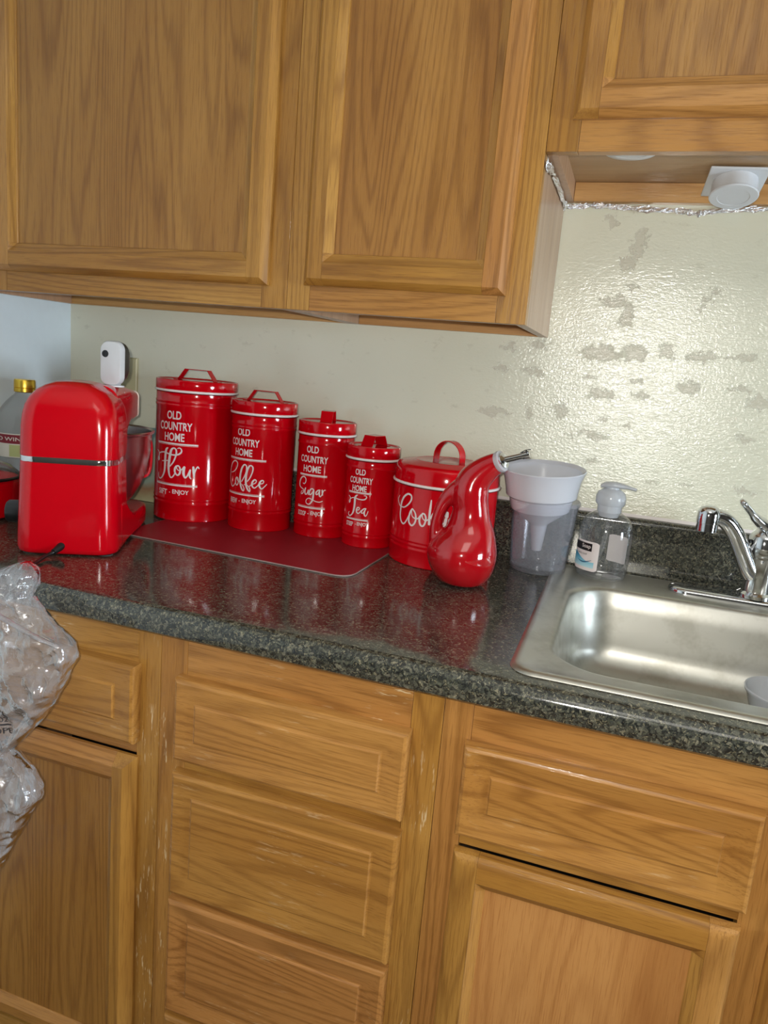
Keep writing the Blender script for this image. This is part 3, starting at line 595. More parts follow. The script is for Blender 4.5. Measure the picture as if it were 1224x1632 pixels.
WORDS = {
 'flour': [
  [(-33.0,1.0553,1.2),(-28.4,1.0521,1.8),(-27.6,1.0456,2.8),(-29.8,1.0384,3.3),(-28.6,1.0353,2.5),(-26.7,1.0383,1.8),(-27.5,1.0431,1.7),(-26.5,1.0492,2.2),(-21.3,1.0525,2.5),(-14.1,1.0537,2.5),(-7.0,1.0517,2.6),(0.0,1.0505,2.9),(7.0,1.0516,3.1),(11.8,1.0552,3.3),(13.7,1.06,2.8),(12.1,1.0647,2.1),(9.4,1.0657,1.8),(7.6,1.0643,1.5)],
  [(-8.8,1.063,2.5),(-11.4,1.06,4.9),(-12.8,1.0519,5.6),(-13.2,1.0377,5.8),(-13.6,1.0226,5.4),(-15.0,1.0123,4.3),(-18.7,1.0031,3.0),(-23.1,0.9991,2.3),(-27.0,1.0012,2.0),(-27.8,1.006,1.8),(-27.4,1.0104,1.5)],
  [(-19.7,1.0351,1.3),(-13.6,1.0366,1.8),(-8.1,1.038,1.3)],
  [(-4.9,1.026,2.3),(0.4,1.0345,2.8),(4.0,1.045,3.3),(5.7,1.0543,3.6),(4.9,1.062,3.3),(1.0,1.0642,2.9),(-2.6,1.0595,4.9),(-4.4,1.0493,5.9),(-5.6,1.0392,6.2),(-6.4,1.0274,5.8),(-5.7,1.0159,4.4),(-4.1,1.0079,3.3),(-1.2,1.0047,2.6),(2.0,1.0082,2.5),(4.2,1.0135,2.3)],
  [(9.1,1.0301,2.5),(5.7,1.0279,3.6),(4.0,1.0218,4.3),(4.8,1.0153,3.6),(8.3,1.0109,2.8),(11.5,1.0147,3.8),(12.4,1.0223,3.6),(10.6,1.0287,2.8),(7.8,1.0299,2.3),(7.0,1.0248,1.6),(10.2,1.0207,1.8),(13.7,1.0221,2.0),(16.5,1.027,2.0)],
  [(18.0,1.028,4.9),(17.2,1.0213,5.4),(17.4,1.0138,5.1),(19.6,1.0075,3.3),(22.6,1.0111,2.8),(25.8,1.0206,3.6),(26.5,1.0236,3.3),(25.8,1.0164,3.9),(26.0,1.0098,3.3),(27.8,1.0062,2.1)],
  [(30.6,1.0293,4.1),(31.4,1.021,5.1),(31.9,1.0111,3.3),(32.4,1.0078,1.8),(32.8,1.0178,2.1),(34.6,1.0262,2.5),(36.7,1.0305,2.6),(38.5,1.0273,2.0)],
 ],
 'coffee': [
  [(-39.6,1.0272,1.4),(-30.0,1.0308,1.8),(-22.9,1.0385,2.4),(-20.5,1.0468,2.4),(-23.7,1.0516,2.3),(-30.4,1.0515,2.4),(-38.2,1.0451,3.1),(-42.4,1.035,3.0),(-44.2,1.0245,2.6),(-42.8,1.0139,2.7),(-38.9,1.0045,2.9),(-33.2,1.0003,2.4),(-27.4,1.004,2.0),(-23.1,1.0113,1.8)],
  [(-20.8,1.0207,2.0),(-24.0,1.0169,2.4),(-24.2,1.0096,2.6),(-20.7,1.0046,2.3),(-17.3,1.0088,2.4),(-17.3,1.016,2.5),(-20.3,1.0204,1.8),(-20.5,1.0161,1.4),(-15.8,1.0127,1.7),(-11.7,1.0148,1.5)],
  [(-9.3,1.0138,1.8),(-4.5,1.0231,2.1),(-0.8,1.0336,2.4),(-0.2,1.0429,2.7),(-2.1,1.0472,2.5),(-5.7,1.0471,2.8),(-9.9,1.04,3.9),(-12.5,1.0289,4.2),(-13.1,1.0174,4.4),(-11.3,1.007,4.2),(-8.5,0.9996,3.5),(-5.0,0.9959,2.5),(-3.4,0.9998,2.4),(-5.0,1.0045,1.8),(-8.2,1.0083,1.4)],
  [(2.2,1.0156,1.8),(7.1,1.0234,2.1),(11.0,1.0352,2.4),(11.6,1.043,2.8),(9.2,1.047,2.5),(5.4,1.0465,2.8),(2.0,1.0397,3.9),(-0.2,1.0295,4.2),(-0.7,1.018,4.3),(0.5,1.0075,4.2),(3.6,1.0001,3.2),(7.1,0.9963,2.4),(8.0,1.0007,2.2),(5.3,1.0054,1.7),(1.8,1.0084,1.4),(-3.8,1.0083,1.1)],
  [(6.6,1.0062,1.5),(10.9,1.0104,1.8),(17.0,1.0139,1.8),(18.7,1.0176,2.0),(17.3,1.0203,2.2),(14.3,1.0193,3.1),(11.4,1.014,3.4),(11.7,1.0076,3.1),(15.6,1.0041,2.4),(20.4,1.0078,1.8),(23.8,1.0124,1.8),(29.8,1.0142,1.8),(31.5,1.0179,2.0),(29.6,1.0202,2.2),(26.6,1.0186,3.1),(24.1,1.0131,3.5),(25.0,1.0068,3.1),(28.5,1.0034,2.2),(32.6,1.0072,1.8),(37.0,1.0128,1.5)],
 ],
 'sugar': [
  [(-23.9,1.0217,1.5),(-20.3,1.0209,1.7),(-16.9,1.0251,2.0),(-16.6,1.0302,2.1),(-20.3,1.0343,2.2),(-26.0,1.0342,2.5),(-31.5,1.0294,3.2),(-34.3,1.0221,3.2),(-33.5,1.0155,2.8),(-28.2,1.0119,1.9),(-22.4,1.0101,1.8),(-20.9,1.007,2.0),(-22.5,1.0022,2.2),(-26.5,1.0001,1.9),(-27.3,1.0036,1.3),(-24.2,1.007,1.2)],
  [(-16.5,1.0128,2.7),(-17.6,1.0076,3.0),(-16.8,1.0026,2.8),(-13.7,1.0006,1.9),(-10.7,1.0053,1.7),(-9.1,1.0101,2.2),(-9.7,1.0055,2.4),(-8.4,1.0009,1.7)],
  [(3.2,1.0112,2.2),(0.1,1.0136,2.4),(-4.1,1.0119,2.4),(-6.5,1.0065,2.8),(-5.5,1.0014,2.2),(-1.6,1.0033,1.9),(2.1,1.0094,1.9),(3.0,1.0095,2.7),(2.7,1.0017,3.3),(2.1,0.9937,3.3),(-0.4,0.9872,2.8),(-5.6,0.9822,2.0),(-11.0,0.9833,1.7),(-13.0,0.9875,1.5),(-10.3,0.9925,1.5),(-5.3,0.9941,1.5),(1.6,0.992,1.7),(8.8,0.9895,1.7),(16.1,0.9889,1.7),(22.0,0.9913,1.5)],
  [(15.6,1.0126,2.2),(11.7,1.0117,2.4),(8.1,1.0074,2.6),(8.9,1.0033,2.2),(12.2,1.005,1.9),(15.1,1.0115,1.9),(14.9,1.007,2.7),(15.2,1.002,2.6),(17.6,0.9999,1.9),(20.0,1.0041,1.4)],
  [(20.0,1.013,2.4),(20.6,1.008,2.7),(21.2,1.0025,2.2),(21.5,1.007,1.6),(23.3,1.0121,1.6),(26.0,1.0132,1.9)],
 ],
 'tea': [
  [(-34.2,1.0134,1.0),(-30.6,1.0114,1.5),(-29.3,1.0076,2.2),(-31.4,1.0032,2.5),(-30.7,1.0004,1.8),(-28.4,1.0033,1.3),(-28.8,1.0068,1.1),(-25.5,1.0095,1.5),(-19.7,1.0112,1.6),(-12.3,1.0108,1.7),(-5.6,1.0099,1.9),(2.8,1.0097,2.1),(8.6,1.0114,2.2),(11.5,1.015,2.0),(9.5,1.0179,1.5),(5.6,1.0177,1.1)],
  [(-9.6,1.0176,1.5),(-13.4,1.015,3.5),(-15.5,1.0103,4.4),(-15.4,1.001,4.2),(-16.0,0.992,3.9),(-17.8,0.9836,3.3),(-21.7,0.978,2.5),(-27.0,0.9753,1.9),(-30.7,0.9773,1.8),(-31.1,0.9804,1.5),(-29.1,0.9828,1.1)],
  [(-9.5,0.9885,1.5),(-4.7,0.9897,1.6),(-2.5,0.9922,1.6),(-4.6,0.9943,1.7),(-7.7,0.9932,2.4),(-9.5,0.989,2.7),(-8.2,0.9842,2.4),(-4.5,0.9828,1.8),(-0.6,0.9858,1.6),(1.7,0.9892,1.6)],
  [(11.5,0.9934,2.4),(7.4,0.9929,2.2),(3.2,0.9889,2.4),(2.6,0.9848,2.1),(6.1,0.9848,1.7),(9.7,0.9888,1.6),(11.3,0.9925,1.7),(8.9,0.9873,2.9),(9.3,0.9821,2.6),(12.1,0.9792,1.8),(15.1,0.9831,1.5),(17.0,0.989,1.2)],
 ],
 'cookie': [
  [(-44.7,1.0353,1.2),(-47.0,1.0273,1.8),(-43.4,1.0185,2.0),(-39.7,1.0167,2.1),(-34.4,1.0171,2.3),(-28.8,1.0235,2.8),(-24.9,1.0328,3.3),(-25.4,1.0406,3.3),(-30.2,1.0422,3.3),(-36.0,1.0354,4.0),(-39.5,1.0244,4.2),(-40.2,1.0124,3.9),(-40.1,1.0016,3.4),(-37.8,0.9916,3.2),(-33.5,0.9873,2.8),(-29.7,0.9928,2.5),(-25.9,1.0049,2.6)],
  [(-22.2,1.0181,2.3),(-24.4,1.0125,3.5),(-25.8,1.0031,3.8),(-25.4,0.9934,3.8),(-21.4,0.9881,3.0),(-17.9,0.9933,3.3),(-16.7,1.0026,3.5),(-18.6,1.0126,2.8),(-22.8,1.0175,2.3),(-22.0,1.0062,1.7),(-18.5,1.0024,2.3),(-14.3,1.0029,2.4),(-12.3,1.0075,2.4)],
  [(-8.9,1.0129,2.2),(-11.5,1.0086,3.5),(-12.4,1.0004,3.8),(-10.8,0.9929,3.5),(-7.9,0.9911,2.9),(-5.8,0.997,3.3),(-5.2,1.006,3.3),(-7.0,1.0126,2.8),(-9.8,1.0127,2.4),(-8.7,1.005,1.9),(-5.2,1.0016,2.1),(-2.2,1.005,2.1)],
  [(-1.1,1.0387,2.2),(-1.4,1.0263,3.8),(-1.6,1.0123,4.1),(-1.2,0.9965,4.3)],
  [(-0.9,1.0054,2.1),(1.9,1.0157,2.4),(3.7,1.0188,2.6),(3.1,1.0125,2.6),(0.8,1.0076,2.2),(2.7,1.001,2.9),(5.6,0.9964,2.9),(8.4,1.0005,2.2)],
  [(11.7,1.0265,1.7),(10.8,1.0203,2.2),(10.8,1.015,2.1)],
  [(10.5,1.0036,2.6),(11.6,0.9976,2.1),(13.9,1.0015,2.1)],
  [(16.0,1.0089,5.1),(15.3,1.0,4.8),(15.2,0.9921,2.6),(17.6,0.9986,2.1)],
  [(16.4,1.0195,6.0),(16.5,1.0134,6.0)],
  [(18.0,1.0004,2.2),(21.8,1.0045,2.4),(23.6,1.0091,2.6),(21.9,1.0124,2.7),(19.6,1.0077,3.8),(19.6,0.9989,3.8),(23.0,0.9941,3.1),(26.2,0.9997,2.4)],
  [(27.4,1.0139,2.6),(26.3,1.0067,2.9),(29.3,1.0017,3.3),(29.7,0.9947,3.1),(26.1,0.9944,2.2)],
 ],
}

def canister(key, cx, cy, r, h, ringz, label, caps, low, hand, zb=ZM, lines=None, gaps=None):
    t = empty('canister', (cx, cy, zb), label, 'canister', 'red enamel canisters')
    zr = ringz-zb; rb = r-0.0018
    def rib(z): return [(rb, z-0.0030), (rb+0.0011, z-0.0012), (rb+0.0011, z+0.0012), (rb, z+0.0030)]
    P = [(0.001, 0.0012), (rb-0.004, 0.0012), (rb-0.003, 0.0), (rb-0.0005, 0.0), (rb+0.0004, 0.0015), (rb, 0.004)]
    for z in lines: P += rib(z-zb)
    P += [(rb, zr-0.004)]
    body = obj('body', B().lathe(P, cx, cy, zb, 96, cap0=True), 'red_enamel', t, smooth=35)
    rg = [(r+0.0013*math.cos(k*PI/5)+0.0004, zr+0.0025*math.sin(k*PI/5)) for k in range(11)]
    rgf = [(r-0.001+0.0030*math.cos(PI/2-k*PI/6), zr+0.0026*math.sin(PI/2-k*PI/6)) for k in range(7)]
    lid_p = hand['lid'](r, zr, h)
    lid = obj('lid', B().lathe(lid_p, cx, cy, zb, 96), 'red_enamel', t, smooth=35)
    obj('rim_ring', B().lathe(rgf, cx, cy, zb, 96), 'white_enamel', lid, smooth=60)['label'] = 'white rolled ring below the lid'
    hand['make'](lid, cx, cy, zb+h)
    b = B(); rl = rb+0.00035
    if caps:
        for (s_, a0, a1, z0, z1) in caps: wrap_text(b, s_, cx, cy, rl, a0, a1, z0, z1, 0.022)
        for (a0, a1, z0, z1) in low: wrap_bar(b, cx, cy, rl, a0, a1, z0, z1)
    for st in WORDS[key]: wrap_stroke(b, cx, cy, rl, st)
    o = obj('lettering', b, 'letter_white', body, smooth=0, fix=False); o.matrix_parent_inverse = Matrix.Identity(4); o.matrix_parent_inverse = Matrix.Translation((0, 0, 0))
    o['label'] = 'white printed lettering'
    return t
def flat_lid(r, zr, h):
    return [(r-0.001, zr), (r, zr+0.002), (r, h-0.0022), (r-0.0008, h-0.0006), (r-0.0022, h), (r-0.004, h-0.0006), (r-0.0055, h-0.0020), (0.0005, h-0.0020)]
def dome_lid(r, zr, h):
    return [(r-0.001, zr), (r-0.001, zr+0.004), (r-0.003, h-0.012), (r-0.0055, h-0.0075), (r-0.010, h-0.005), (0.062, h-0.0010), (0.060, h), (0.057, h-0.0006), (0.0005, h-0.0006)]
def handle_trap(half, hh, w_, ang, dx=0.0, dy=0.0, topf=0.62):
    def mk(lid, cx, cy, z):
        ca, sa = math.cos(ang), math.sin(ang); q = lambda d, zz: (cx+dx+ca*d, cy+dy+sa*d, z-0.0020+zz)
        pts = [q(-half-0.010, 0.0008), q(-half, 0.0008), q(-half*topf, hh-0.001), q(half*topf, hh-0.001), q(half, 0.0008), q(half+0.010, 0.0008)]
        o = obj('handle', B().strap(pts, (-sa, ca, 0), w_, 0.0016), 'red_enamel', lid, smooth=25, bevel=0.0003, bseg=1)
        o.matrix_parent_inverse = Matrix.Identity(4)
    return mk
def handle_arch(half, hh, w_, ang):
    def mk(lid, cx, cy, z):
        ca, sa = math.cos(ang), math.sin(ang); pts = [(cx-ca*(half), cy-sa*half, z-0.001)]
        for k in range(15):
            a = PI-PI*k/14; pts.append((cx+ca*half*math.cos(a)*1.0, cy+sa*half*math.cos(a), z+hh-half+half*math.sin(a)))
        pts.append((cx+ca*half, cy+sa*half, z-0.001))
        o = obj('handle', B().strap(pts, (-sa, ca, 0), w_, 0.0016), 'red_enamel', lid, smooth=40)
        o.matrix_parent_inverse = Matrix.Identity(4)
    return mk
canister('flour', -0.682, -0.1055, 0.0817, 0.2815, 1.1765, 'tallest red canister, lettered Flour, next to the mixer',
  [('OLD', -11.5, 11.5, 1.1210, 1.1375), ('COUNTRY', -25.5, 27.5, 1.0995, 1.1160), ('HOME', -15.5, 17, 1.0780, 1.0945), ('SIFT', -25, -8, 0.9690, 0.9800), ('\u00b7', -4.5, -2.5, 0.9738, 0.9755), ('ENJOY', 1, 25.5, 0.9700, 0.9812)],
  [(-31, 36.5, 1.0715, 1.0745), (-31, 36.5, 1.0700, 1.0706), (-32, 37, 0.9885, 0.9915), (-32, 37, 0.9924, 0.9930)],
  dict(lid=flat_lid, make=handle_trap(0.042, 0.023, 0.016, 0.0)), lines=(0.9530, 0.9610, 1.1480, 1.1550))
canister('coffee', -0.5259, -0.1045, 0.0652, 0.2540, 1.1465, 'red canister lettered Coffee, second tallest',
  [('OLD', -23.5, 3, 1.1035, 1.1180), ('COUNTRY', -40, 21, 1.0835, 1.0980), ('HOME', -28, 9, 1.0640, 1.0785), ('BREW', -38, -18, 0.9685, 0.9790), ('\u00b7', -14, -11.5, 0.9735, 0.9750), ('ENJOY', -7, 20, 0.9695, 0.9800)],
  [(-47, 34, 1.0570, 1.0598), (-47, 34, 1.0557, 1.0563), (-48, 34, 0.9865, 0.9893), (-48, 34, 0.9902, 0.9908)],
  dict(lid=flat_lid, make=handle_trap(0.037, 0.022, 0.014, 0.0)), lines=(0.9530, 0.9600, 1.1190, 1.1260))
canister('sugar', -0.3979, -0.0815, 0.0572, 0.2265, 1.1187, 'red canister lettered Sugar, middle one of the row',
  [('OLD', -19, 8, 1.0830, 1.0965), ('COUNTRY', -35, 28, 1.0640, 1.0775), ('HOME', -25, 15, 1.0450, 1.0585), ('SCOOP', -34, -12, 0.9580, 0.9675), ('\u00b7', -8, -5, 0.9625, 0.9640), ('ENJOY', -1, 27, 0.9590, 0.9690)],
  [(-35, 28, 1.0385, 1.0412), (-35, 28, 1.0373, 1.0379), (-36, 28, 0.9740, 0.9767), (-36, 28, 0.9776, 0.9782)],
  dict(lid=flat_lid, make=handle_trap(0.030, 0.022, 0.024, math.radians(105))), lines=(0.9400, 0.9470, 1.1010))
canister('tea', -0.2895, -0.1053, 0.0514, 0.1925, 1.0853, 'small red canister lettered Tea, shortest of the tall tins',
  [('OLD', -19.5, 5, 1.0555, 1.0675), ('COUNTRY', -34, 22, 1.0395, 1.0515), ('HOME', -25, 10, 1.0245, 1.0360), ('STEEP', -36, -16, 0.9565, 0.9650), ('\u00b7', -11, -8, 0.9605, 0.9618), ('ENJOY', -6, 20, 0.9572, 0.9660)],
  [(-35, 21, 1.0212, 1.0236), (-35, 21, 1.0201, 1.0206), (-37, 18, 0.9690, 0.9714), (-37, 18, 0.9721, 0.9726)],
  dict(lid=flat_lid, make=handle_trap(0.026, 0.021, 0.026, math.radians(75))), lines=(0.9370, 0.9440, 1.0690))
canister('cookie', -0.1368, -0.1235, 0.0974, 0.1850, 1.0600, 'wide squat red cookie tin with an arched handle, behind the oil cruet',
  [], [], dict(lid=dome_lid, make=handle_arch(0.029, 0.036, 0.017, math.radians(-22))), zb=CT+0.0005, lines=(0.9450, 0.9530, 0.9600))

# ---------------------------------------------------------------- red ceramic oil cruet
E1 = Vector((0.98228, 0.18743, 0)); P0 = Vector((-0.0625, -0.262, CT+0.0005))
def cp(s_, z): return P0+E1*s_+Vector((0, 0, z))
main = [(-0.0003, -0.004, 0.024, 0), (-0.0003, 0.001, 0.0310, 0), (-0.0012, 0.0060, 0.0400, 0), (-0.003, 0.0212, 0.0510, 0), (-0.005, 0.0402, 0.0575, 0), (-0.0050, 0.0592, 0.0575, 0), (-0.001, 0.0782, 0.0495, 0), (0.0040, 0.0953, 0.0395, 0), (0.0030, 0.1124, 0.0330, 0), (0.0020, 0.127, 0.0300, 0), (-0.0010, 0.1414, 0.0300, 0), (-0.0020, 0.1559, 0.0305, 0), (0.0005, 0.1700, 0.0285, 0), (0.0075, 0.1825, 0.0260, 0.001), (0.0183, 0.1945, 0.0225, 0.004), (0.0300, 0.2045, 0.0190, 0.008), (0.0400, 0.2110, 0.0165, 0.013)]
hand_ = [(0.000, 0.165, 0.024), (-0.016, 0.160, 0.0190), (-0.030, 0.150, 0.0150), (-0.041, 0.136, 0.0120), (-0.0475, 0.120, 0.0105), (-0.051, 0.104, 0.0100), (-0.052, 0.088, 0.0108), (-0.0495, 0.072, 0.0130), (-0.044, 0.058, 0.0165), (-0.035, 0.045, 0.022)]
b = B()
pp = smooth_path([(s_, z, r_) for s_, z, r_, t_ in main], 4); tw = [p.x for p in smooth_path([(t_, 0, 0) for s_, z, r_, t_ in main], 4)]
VC = Vector((E1.y, -E1.x, 0))                     # towards the viewer's side
# the lower body is a pile of level rings, the neck turns with its axis
rings = []
for i, p in enumerate(pp):
    T = pp[min(i+1, len(pp)-1)]-pp[max(i-1, 0)]; tx, tz = T.x, max(T.y, 1e-6)
    if p.y < 0.115: tx = 0
    elif p.y < 0.16: tx *= (p.y-0.115)/0.045
    L = math.hypot(tx, tz); nx, nz = tz/L, -tx/L
    c0 = cp(p.x, max(p.y, 0.0))+VC*tw[i]; N = E1*nx+Vector((0, 0, nz)); Bn = Vector((-E1.y, E1.x, 0))
    rings.append([c0+(N*math.cos(2*PI*j/40)+Bn*math.sin(2*PI*j/40))*p.z for j in range(40)])
b.loft(rings)
hp = smooth_path([(s_, z, r_) for s_, z, r_ in hand_], 4)
b.tube([cp(p.x, p.y) for p in hp], [p.z for p in hp], 24)
oc = empty('oil_cruet', tuple(P0), 'glossy red ceramic oil cruet with a looped handle and metal pour spout', 'cruet')
tmp = obj('body', b, 'red_ceramic', None, smooth=0)
md = tmp.modifiers.new('r', 'REMESH'); md.mode = 'VOXEL'; md.voxel_size = 0.0018
md = tmp.modifiers.new('s', 'SMOOTH'); md.iterations = 14; md.factor = 0.5
bpy.context.view_layer.update()
me = bpy.data.meshes.new_from_object(tmp.evaluated_get(bpy.context.evaluated_depsgraph_get()))
old = tmp.data; tmp.modifiers.clear(); tmp.data = me; bpy.data.meshes.remove(old); me.name = 'body'
for p in me.polygons: p.use_smooth = True
tmp.parent = oc; tmp.matrix_parent_inverse = Matrix.Translation(-oc.location)
MD = (E1*0.78+VC*0.45+Vector((0, 0, 0.46))).normalized(); M0 = cp(0.0395, 0.2105)+VC*0.0130
def mq(d, off=(0, 0, 0)): return M0+MD*d+Vector(off)
obj('gasket', B().tube([mq(-0.002), mq(0.001), mq(0.005), mq(0.0065)], [0.0172, 0.0180, 0.0172, 0.0130], 32), 'milky_plastic', oc, smooth=50)['label'] = 'translucent white stopper ring'
obj('collar', B().tube([mq(0.0060), mq(0.0085), mq(0.0095), mq(0.0120)], [0.0130, 0.0130, 0.0090, 0.0055], 28), 'chrome', oc, smooth=40)
SD_ = (E1*0.93+VC*0.15+Vector((0, 0, 0.34))).normalized(); S0 = mq(0.0105)
obj('pour_spout', B().tube([S0, S0+SD_*0.012, S0+SD_*0.036], [0.0050, 0.0048, 0.0046], 20), 'chrome', oc, smooth=50)
b = B().tube([S0+SD_*0.028, S0+SD_*0.039], 0.0058, 18)
b.strap([S0+SD_*0.024+Vector((0, 0, .006)), S0+SD_*0.032+Vector((0, 0, .0085)), S0+SD_*0.041+Vector((0, 0, .0075))], (0, 1, 0), 0.006, 0.0014)
b.tube([S0+SD_*0.034+Vector((0, -.006, .006)), S0+SD_*0.034+Vector((0, .006, .006))], 0.0018, 10)
obj('flip_cap', b, 'chrome', oc, smooth=40)

# ---------------------------------------------------------------- frosted cup and funnel
ccx, ccy = 0.0418, -0.0845
cu = obj('plastic_cup', B().lathe([(0.001, 0.004), (0.046, 0.004), (0.0485, 0.0010), (0.0505, 0.003), (0.0515, 0.010), (0.0600, 0.125), (0.0606, 0.1262), (0.0630, 0.1268), (0.0632, 0.1330), (0.0612, 0.1345), (0.0598, 0.128), (0.0502, 0.011), (0.045, 0.007), (0.001, 0.007)], ccx, ccy, CT, 64, True, True), 'frosted_cup', smooth=40)
tag(cu, 'frosted clear plastic cup holding a white funnel, beside the red cruet', 'cup')
FZ = CT+0.133; fx_, fy_ = 0.0, 0.0
fu = obj('funnel', B().lathe([(0.0685, 0.0505), (0.0750, 0.0560), (0.0760, 0.0545), (0.0735, 0.0480), (0.0695, 0.0380), (0.0655, 0.0180), (0.0640, 0.0060), (0.0575, 0.001), (0.0560, -0.010), (0.0530, -0.0200), (0.0175, -0.0480), (0.0160, -0.0510), (0.0095, -0.1000), (0.0084, -0.1000), (0.0145, -0.0500), (0.0520, -0.0185), (0.0575, 0.003), (0.0640, 0.0200), (0.0680, 0.0390), (0.0735, 0.0545), (0.0685, 0.0505)], 0, 0, 0, 72), 'funnel_plastic', smooth=35)
fu.matrix_world = Matrix.Translation((ccx-0.009, ccy, FZ+0.001)) @ Matrix.Rotation(math.radians(5.5), 4, 'X') @ Matrix.Rotation(math.radians(-1.5), 4, 'Y')
tag(fu, 'white plastic funnel sitting in the frosted cup', 'funnel')

# ---------------------------------------------------------------- foaming soap bottle
sx, sy, sz = 0.1545, -0.0775, CT+0.0035
sb = empty('soap_bottle', (sx, sy, sz), 'clear empty foaming soap bottle with pump, on the sink rim', 'bottle')
def oval(r, z, k=0.92, n=56): return [(sx+r*math.cos(2*PI*j/n), sy+r*k*math.sin(2*PI*j/n), sz+z) for j in range(n)]
outp = [(0.030, 0.0035), (0.038, 0.0), (0.0425, 0.003), (0.0450, 0.012), (0.0465, 0.06), (0.0470, 0.083), (0.0450, 0.098), (0.0380, 0.110), (0.0260, 0.1185), (0.0200, 0.122), (0.0190, 0.127)]
obj('bottle_body', B().loft([oval(r_, z) for r_, z in outp], True, True, False), 'clear_plastic', sb, smooth=40)
obj('inner_liquid_film', B().loft([oval(r_-0.002, z) for r_, z in [(0.041, 0.0035), (0.0445, 0.005), (0.045, 0.0075), (0.044, 0.008)]], True, True, True), 'clear_plastic', sb, smooth=40)
pm_ = B().lathe([(0.0165, 0.112), (0.0195, 0.119), (0.0210, 0.122), (0.0215, 0.133), (0.0235, 0.1335), (0.0260, 0.138), (0.0262, 0.148), (0.0235, 0.156), (0.0160, 0.1615), (0.0125, 0.163), (0.0120, 0.168), (0.0005, 0.1685)], sx, sy, sz, 40, True)
ph = obj('pump_head', pm_, 'milky_plastic', sb, smooth=40); ph['label'] = 'milky white foaming pump top'
nz = obj('nozzle', B().tube([(sx-0.020, sy-0.002, sz+0.1655), (sx-0.012, sy-0.002, sz+0.169), (sx+0.006, sy-0.003, sz+0.1705), (sx+0.026, sy-0.006, sz+0.169), (sx+0.041, sy-0.008, sz+0.1665)], [0.006, 0.0125, 0.0135, 0.0070, 0.0055], 16, flat=0.45), 'milky_plastic', ph, smooth=50)
nz.matrix_parent_inverse = Matrix.Identity(4)
obj('dip_tube', B().tube([(sx+0.002, sy, sz+0.115), (sx-0.001, sy-0.002, sz+0.07), (sx-0.010, sy-0.008, sz+0.02), (sx-0.012, sy-0.01, sz+0.008)], 0.0035, 12, False), 'clear_plastic', sb, smooth=50)
def sb_pt(a, z, e=0.0006):
    r_ = 0.0466+e; return (sx+r_*math.sin(math.radians(a)), sy-r_*0.92*math.cos(math.radians(a)), sz+z)
def sb_patch(a0, a1, z0, z1, e=0.0006, n=10, round_=0.0):
    b = B(); vs = []
    for i in range(n+1):
        a = a0+(a1-a0)*i/n; k = min(i, n-i); d = round_*(1.0 if k == 0 else 0.25 if k == 1 else 0)
        vs += [sb_pt(a, z0+d, e), sb_pt(a, z1-d, e)]
    b.add(vs, [(2*i, 2*i+2, 2*i+3, 2*i+1) for i in range(n)]); return b
LA0, LA1 = -80, -8
lb = obj('front_label', sb_patch(LA0, LA1, 0.016, 0.069, 0.0006, 16, 0.003), 'letter_white', sb, smooth=60)
def sub(name, b, mat): 
    o = obj(name, b, mat, lb, smooth=60, fix=False); o.matrix_parent_inverse = Matrix.Identity(4); return o
sub('black_title_box', sb_patch(LA0, -24, 0.0515, 0.0655, 0.0009), 'black_plastic')
b = B()
for s_, a0, a1, z0, z1 in (('Soap', -50, -27, 0.0545, 0.0635),):
    v, f = text_mesh(s_, 0.01); b.add([sb_pt(a0+(a1-a0)*x, z0+(z1-z0)*y, 0.0012) for x, y in v], f)
sub('title_text', b, 'letter_white')
t = NT('wave_print'); c = t.coord(); sp3 = t.n('ShaderNodeSeparateXYZ'); t.l(c, sp3.inputs[0])
t.set(col=t.ramp(t.mr(sp3.outputs[2], sz+0.020, sz+0.042), [(0, srgb(196, 222, 228)), (0.6, srgb(120, 190, 212)), (1, srgb(40, 140, 178))]), rough=0.4); M['wave'] = t.m
b = B(); vs = []; n = 14
for i in range(n+1):
    a = LA0+(-16-LA0)*i/n; top = 0.0405+0.006*math.cos(i/n*PI*1.2)-0.003*(i/n)
    vs += [sb_pt(a, 0.022, 0.0009), sb_pt(a, top, 0.0009)]
b.add(vs, [(2*i, 2*i+2, 2*i+3, 2*i+1) for i in range(n)]); sub('blue_wave', b, 'wave')
plain('navy_print', srgb(40, 92, 130), 0.4)
b = B(); vs = []
for i in range(n+1):
    a = -60+38*i/n; z = 0.033-0.004*math.sin(PI*i/n)+0.003*i/n; w_ = 0.0009*math.sin(PI*(i+0.3)/(n+0.6))+0.0002
    vs += [sb_pt(a, z-w_, 0.0012), sb_pt(a, z+w_, 0.0012)]
b.add(vs, [(2*i, 2*i+2, 2*i+3, 2*i+1) for i in range(n)]); sub('dark_swoosh', b, 'navy_print')
b = B(); v, f = text_mesh('HAND SOAP', 0.0); b.add([sb_pt(-62+28*x, 0.0438+0.0030*y, 0.0011) for x, y in v], f)
sub('small_text', b, 'black_plastic')
obj('back_label', sb_patch(122, 172, 0.022, 0.073, 0.0006, 10, 0.002), 'letter_white', sb, smooth=60)['label'] = 'blank pale reverse of the back label'

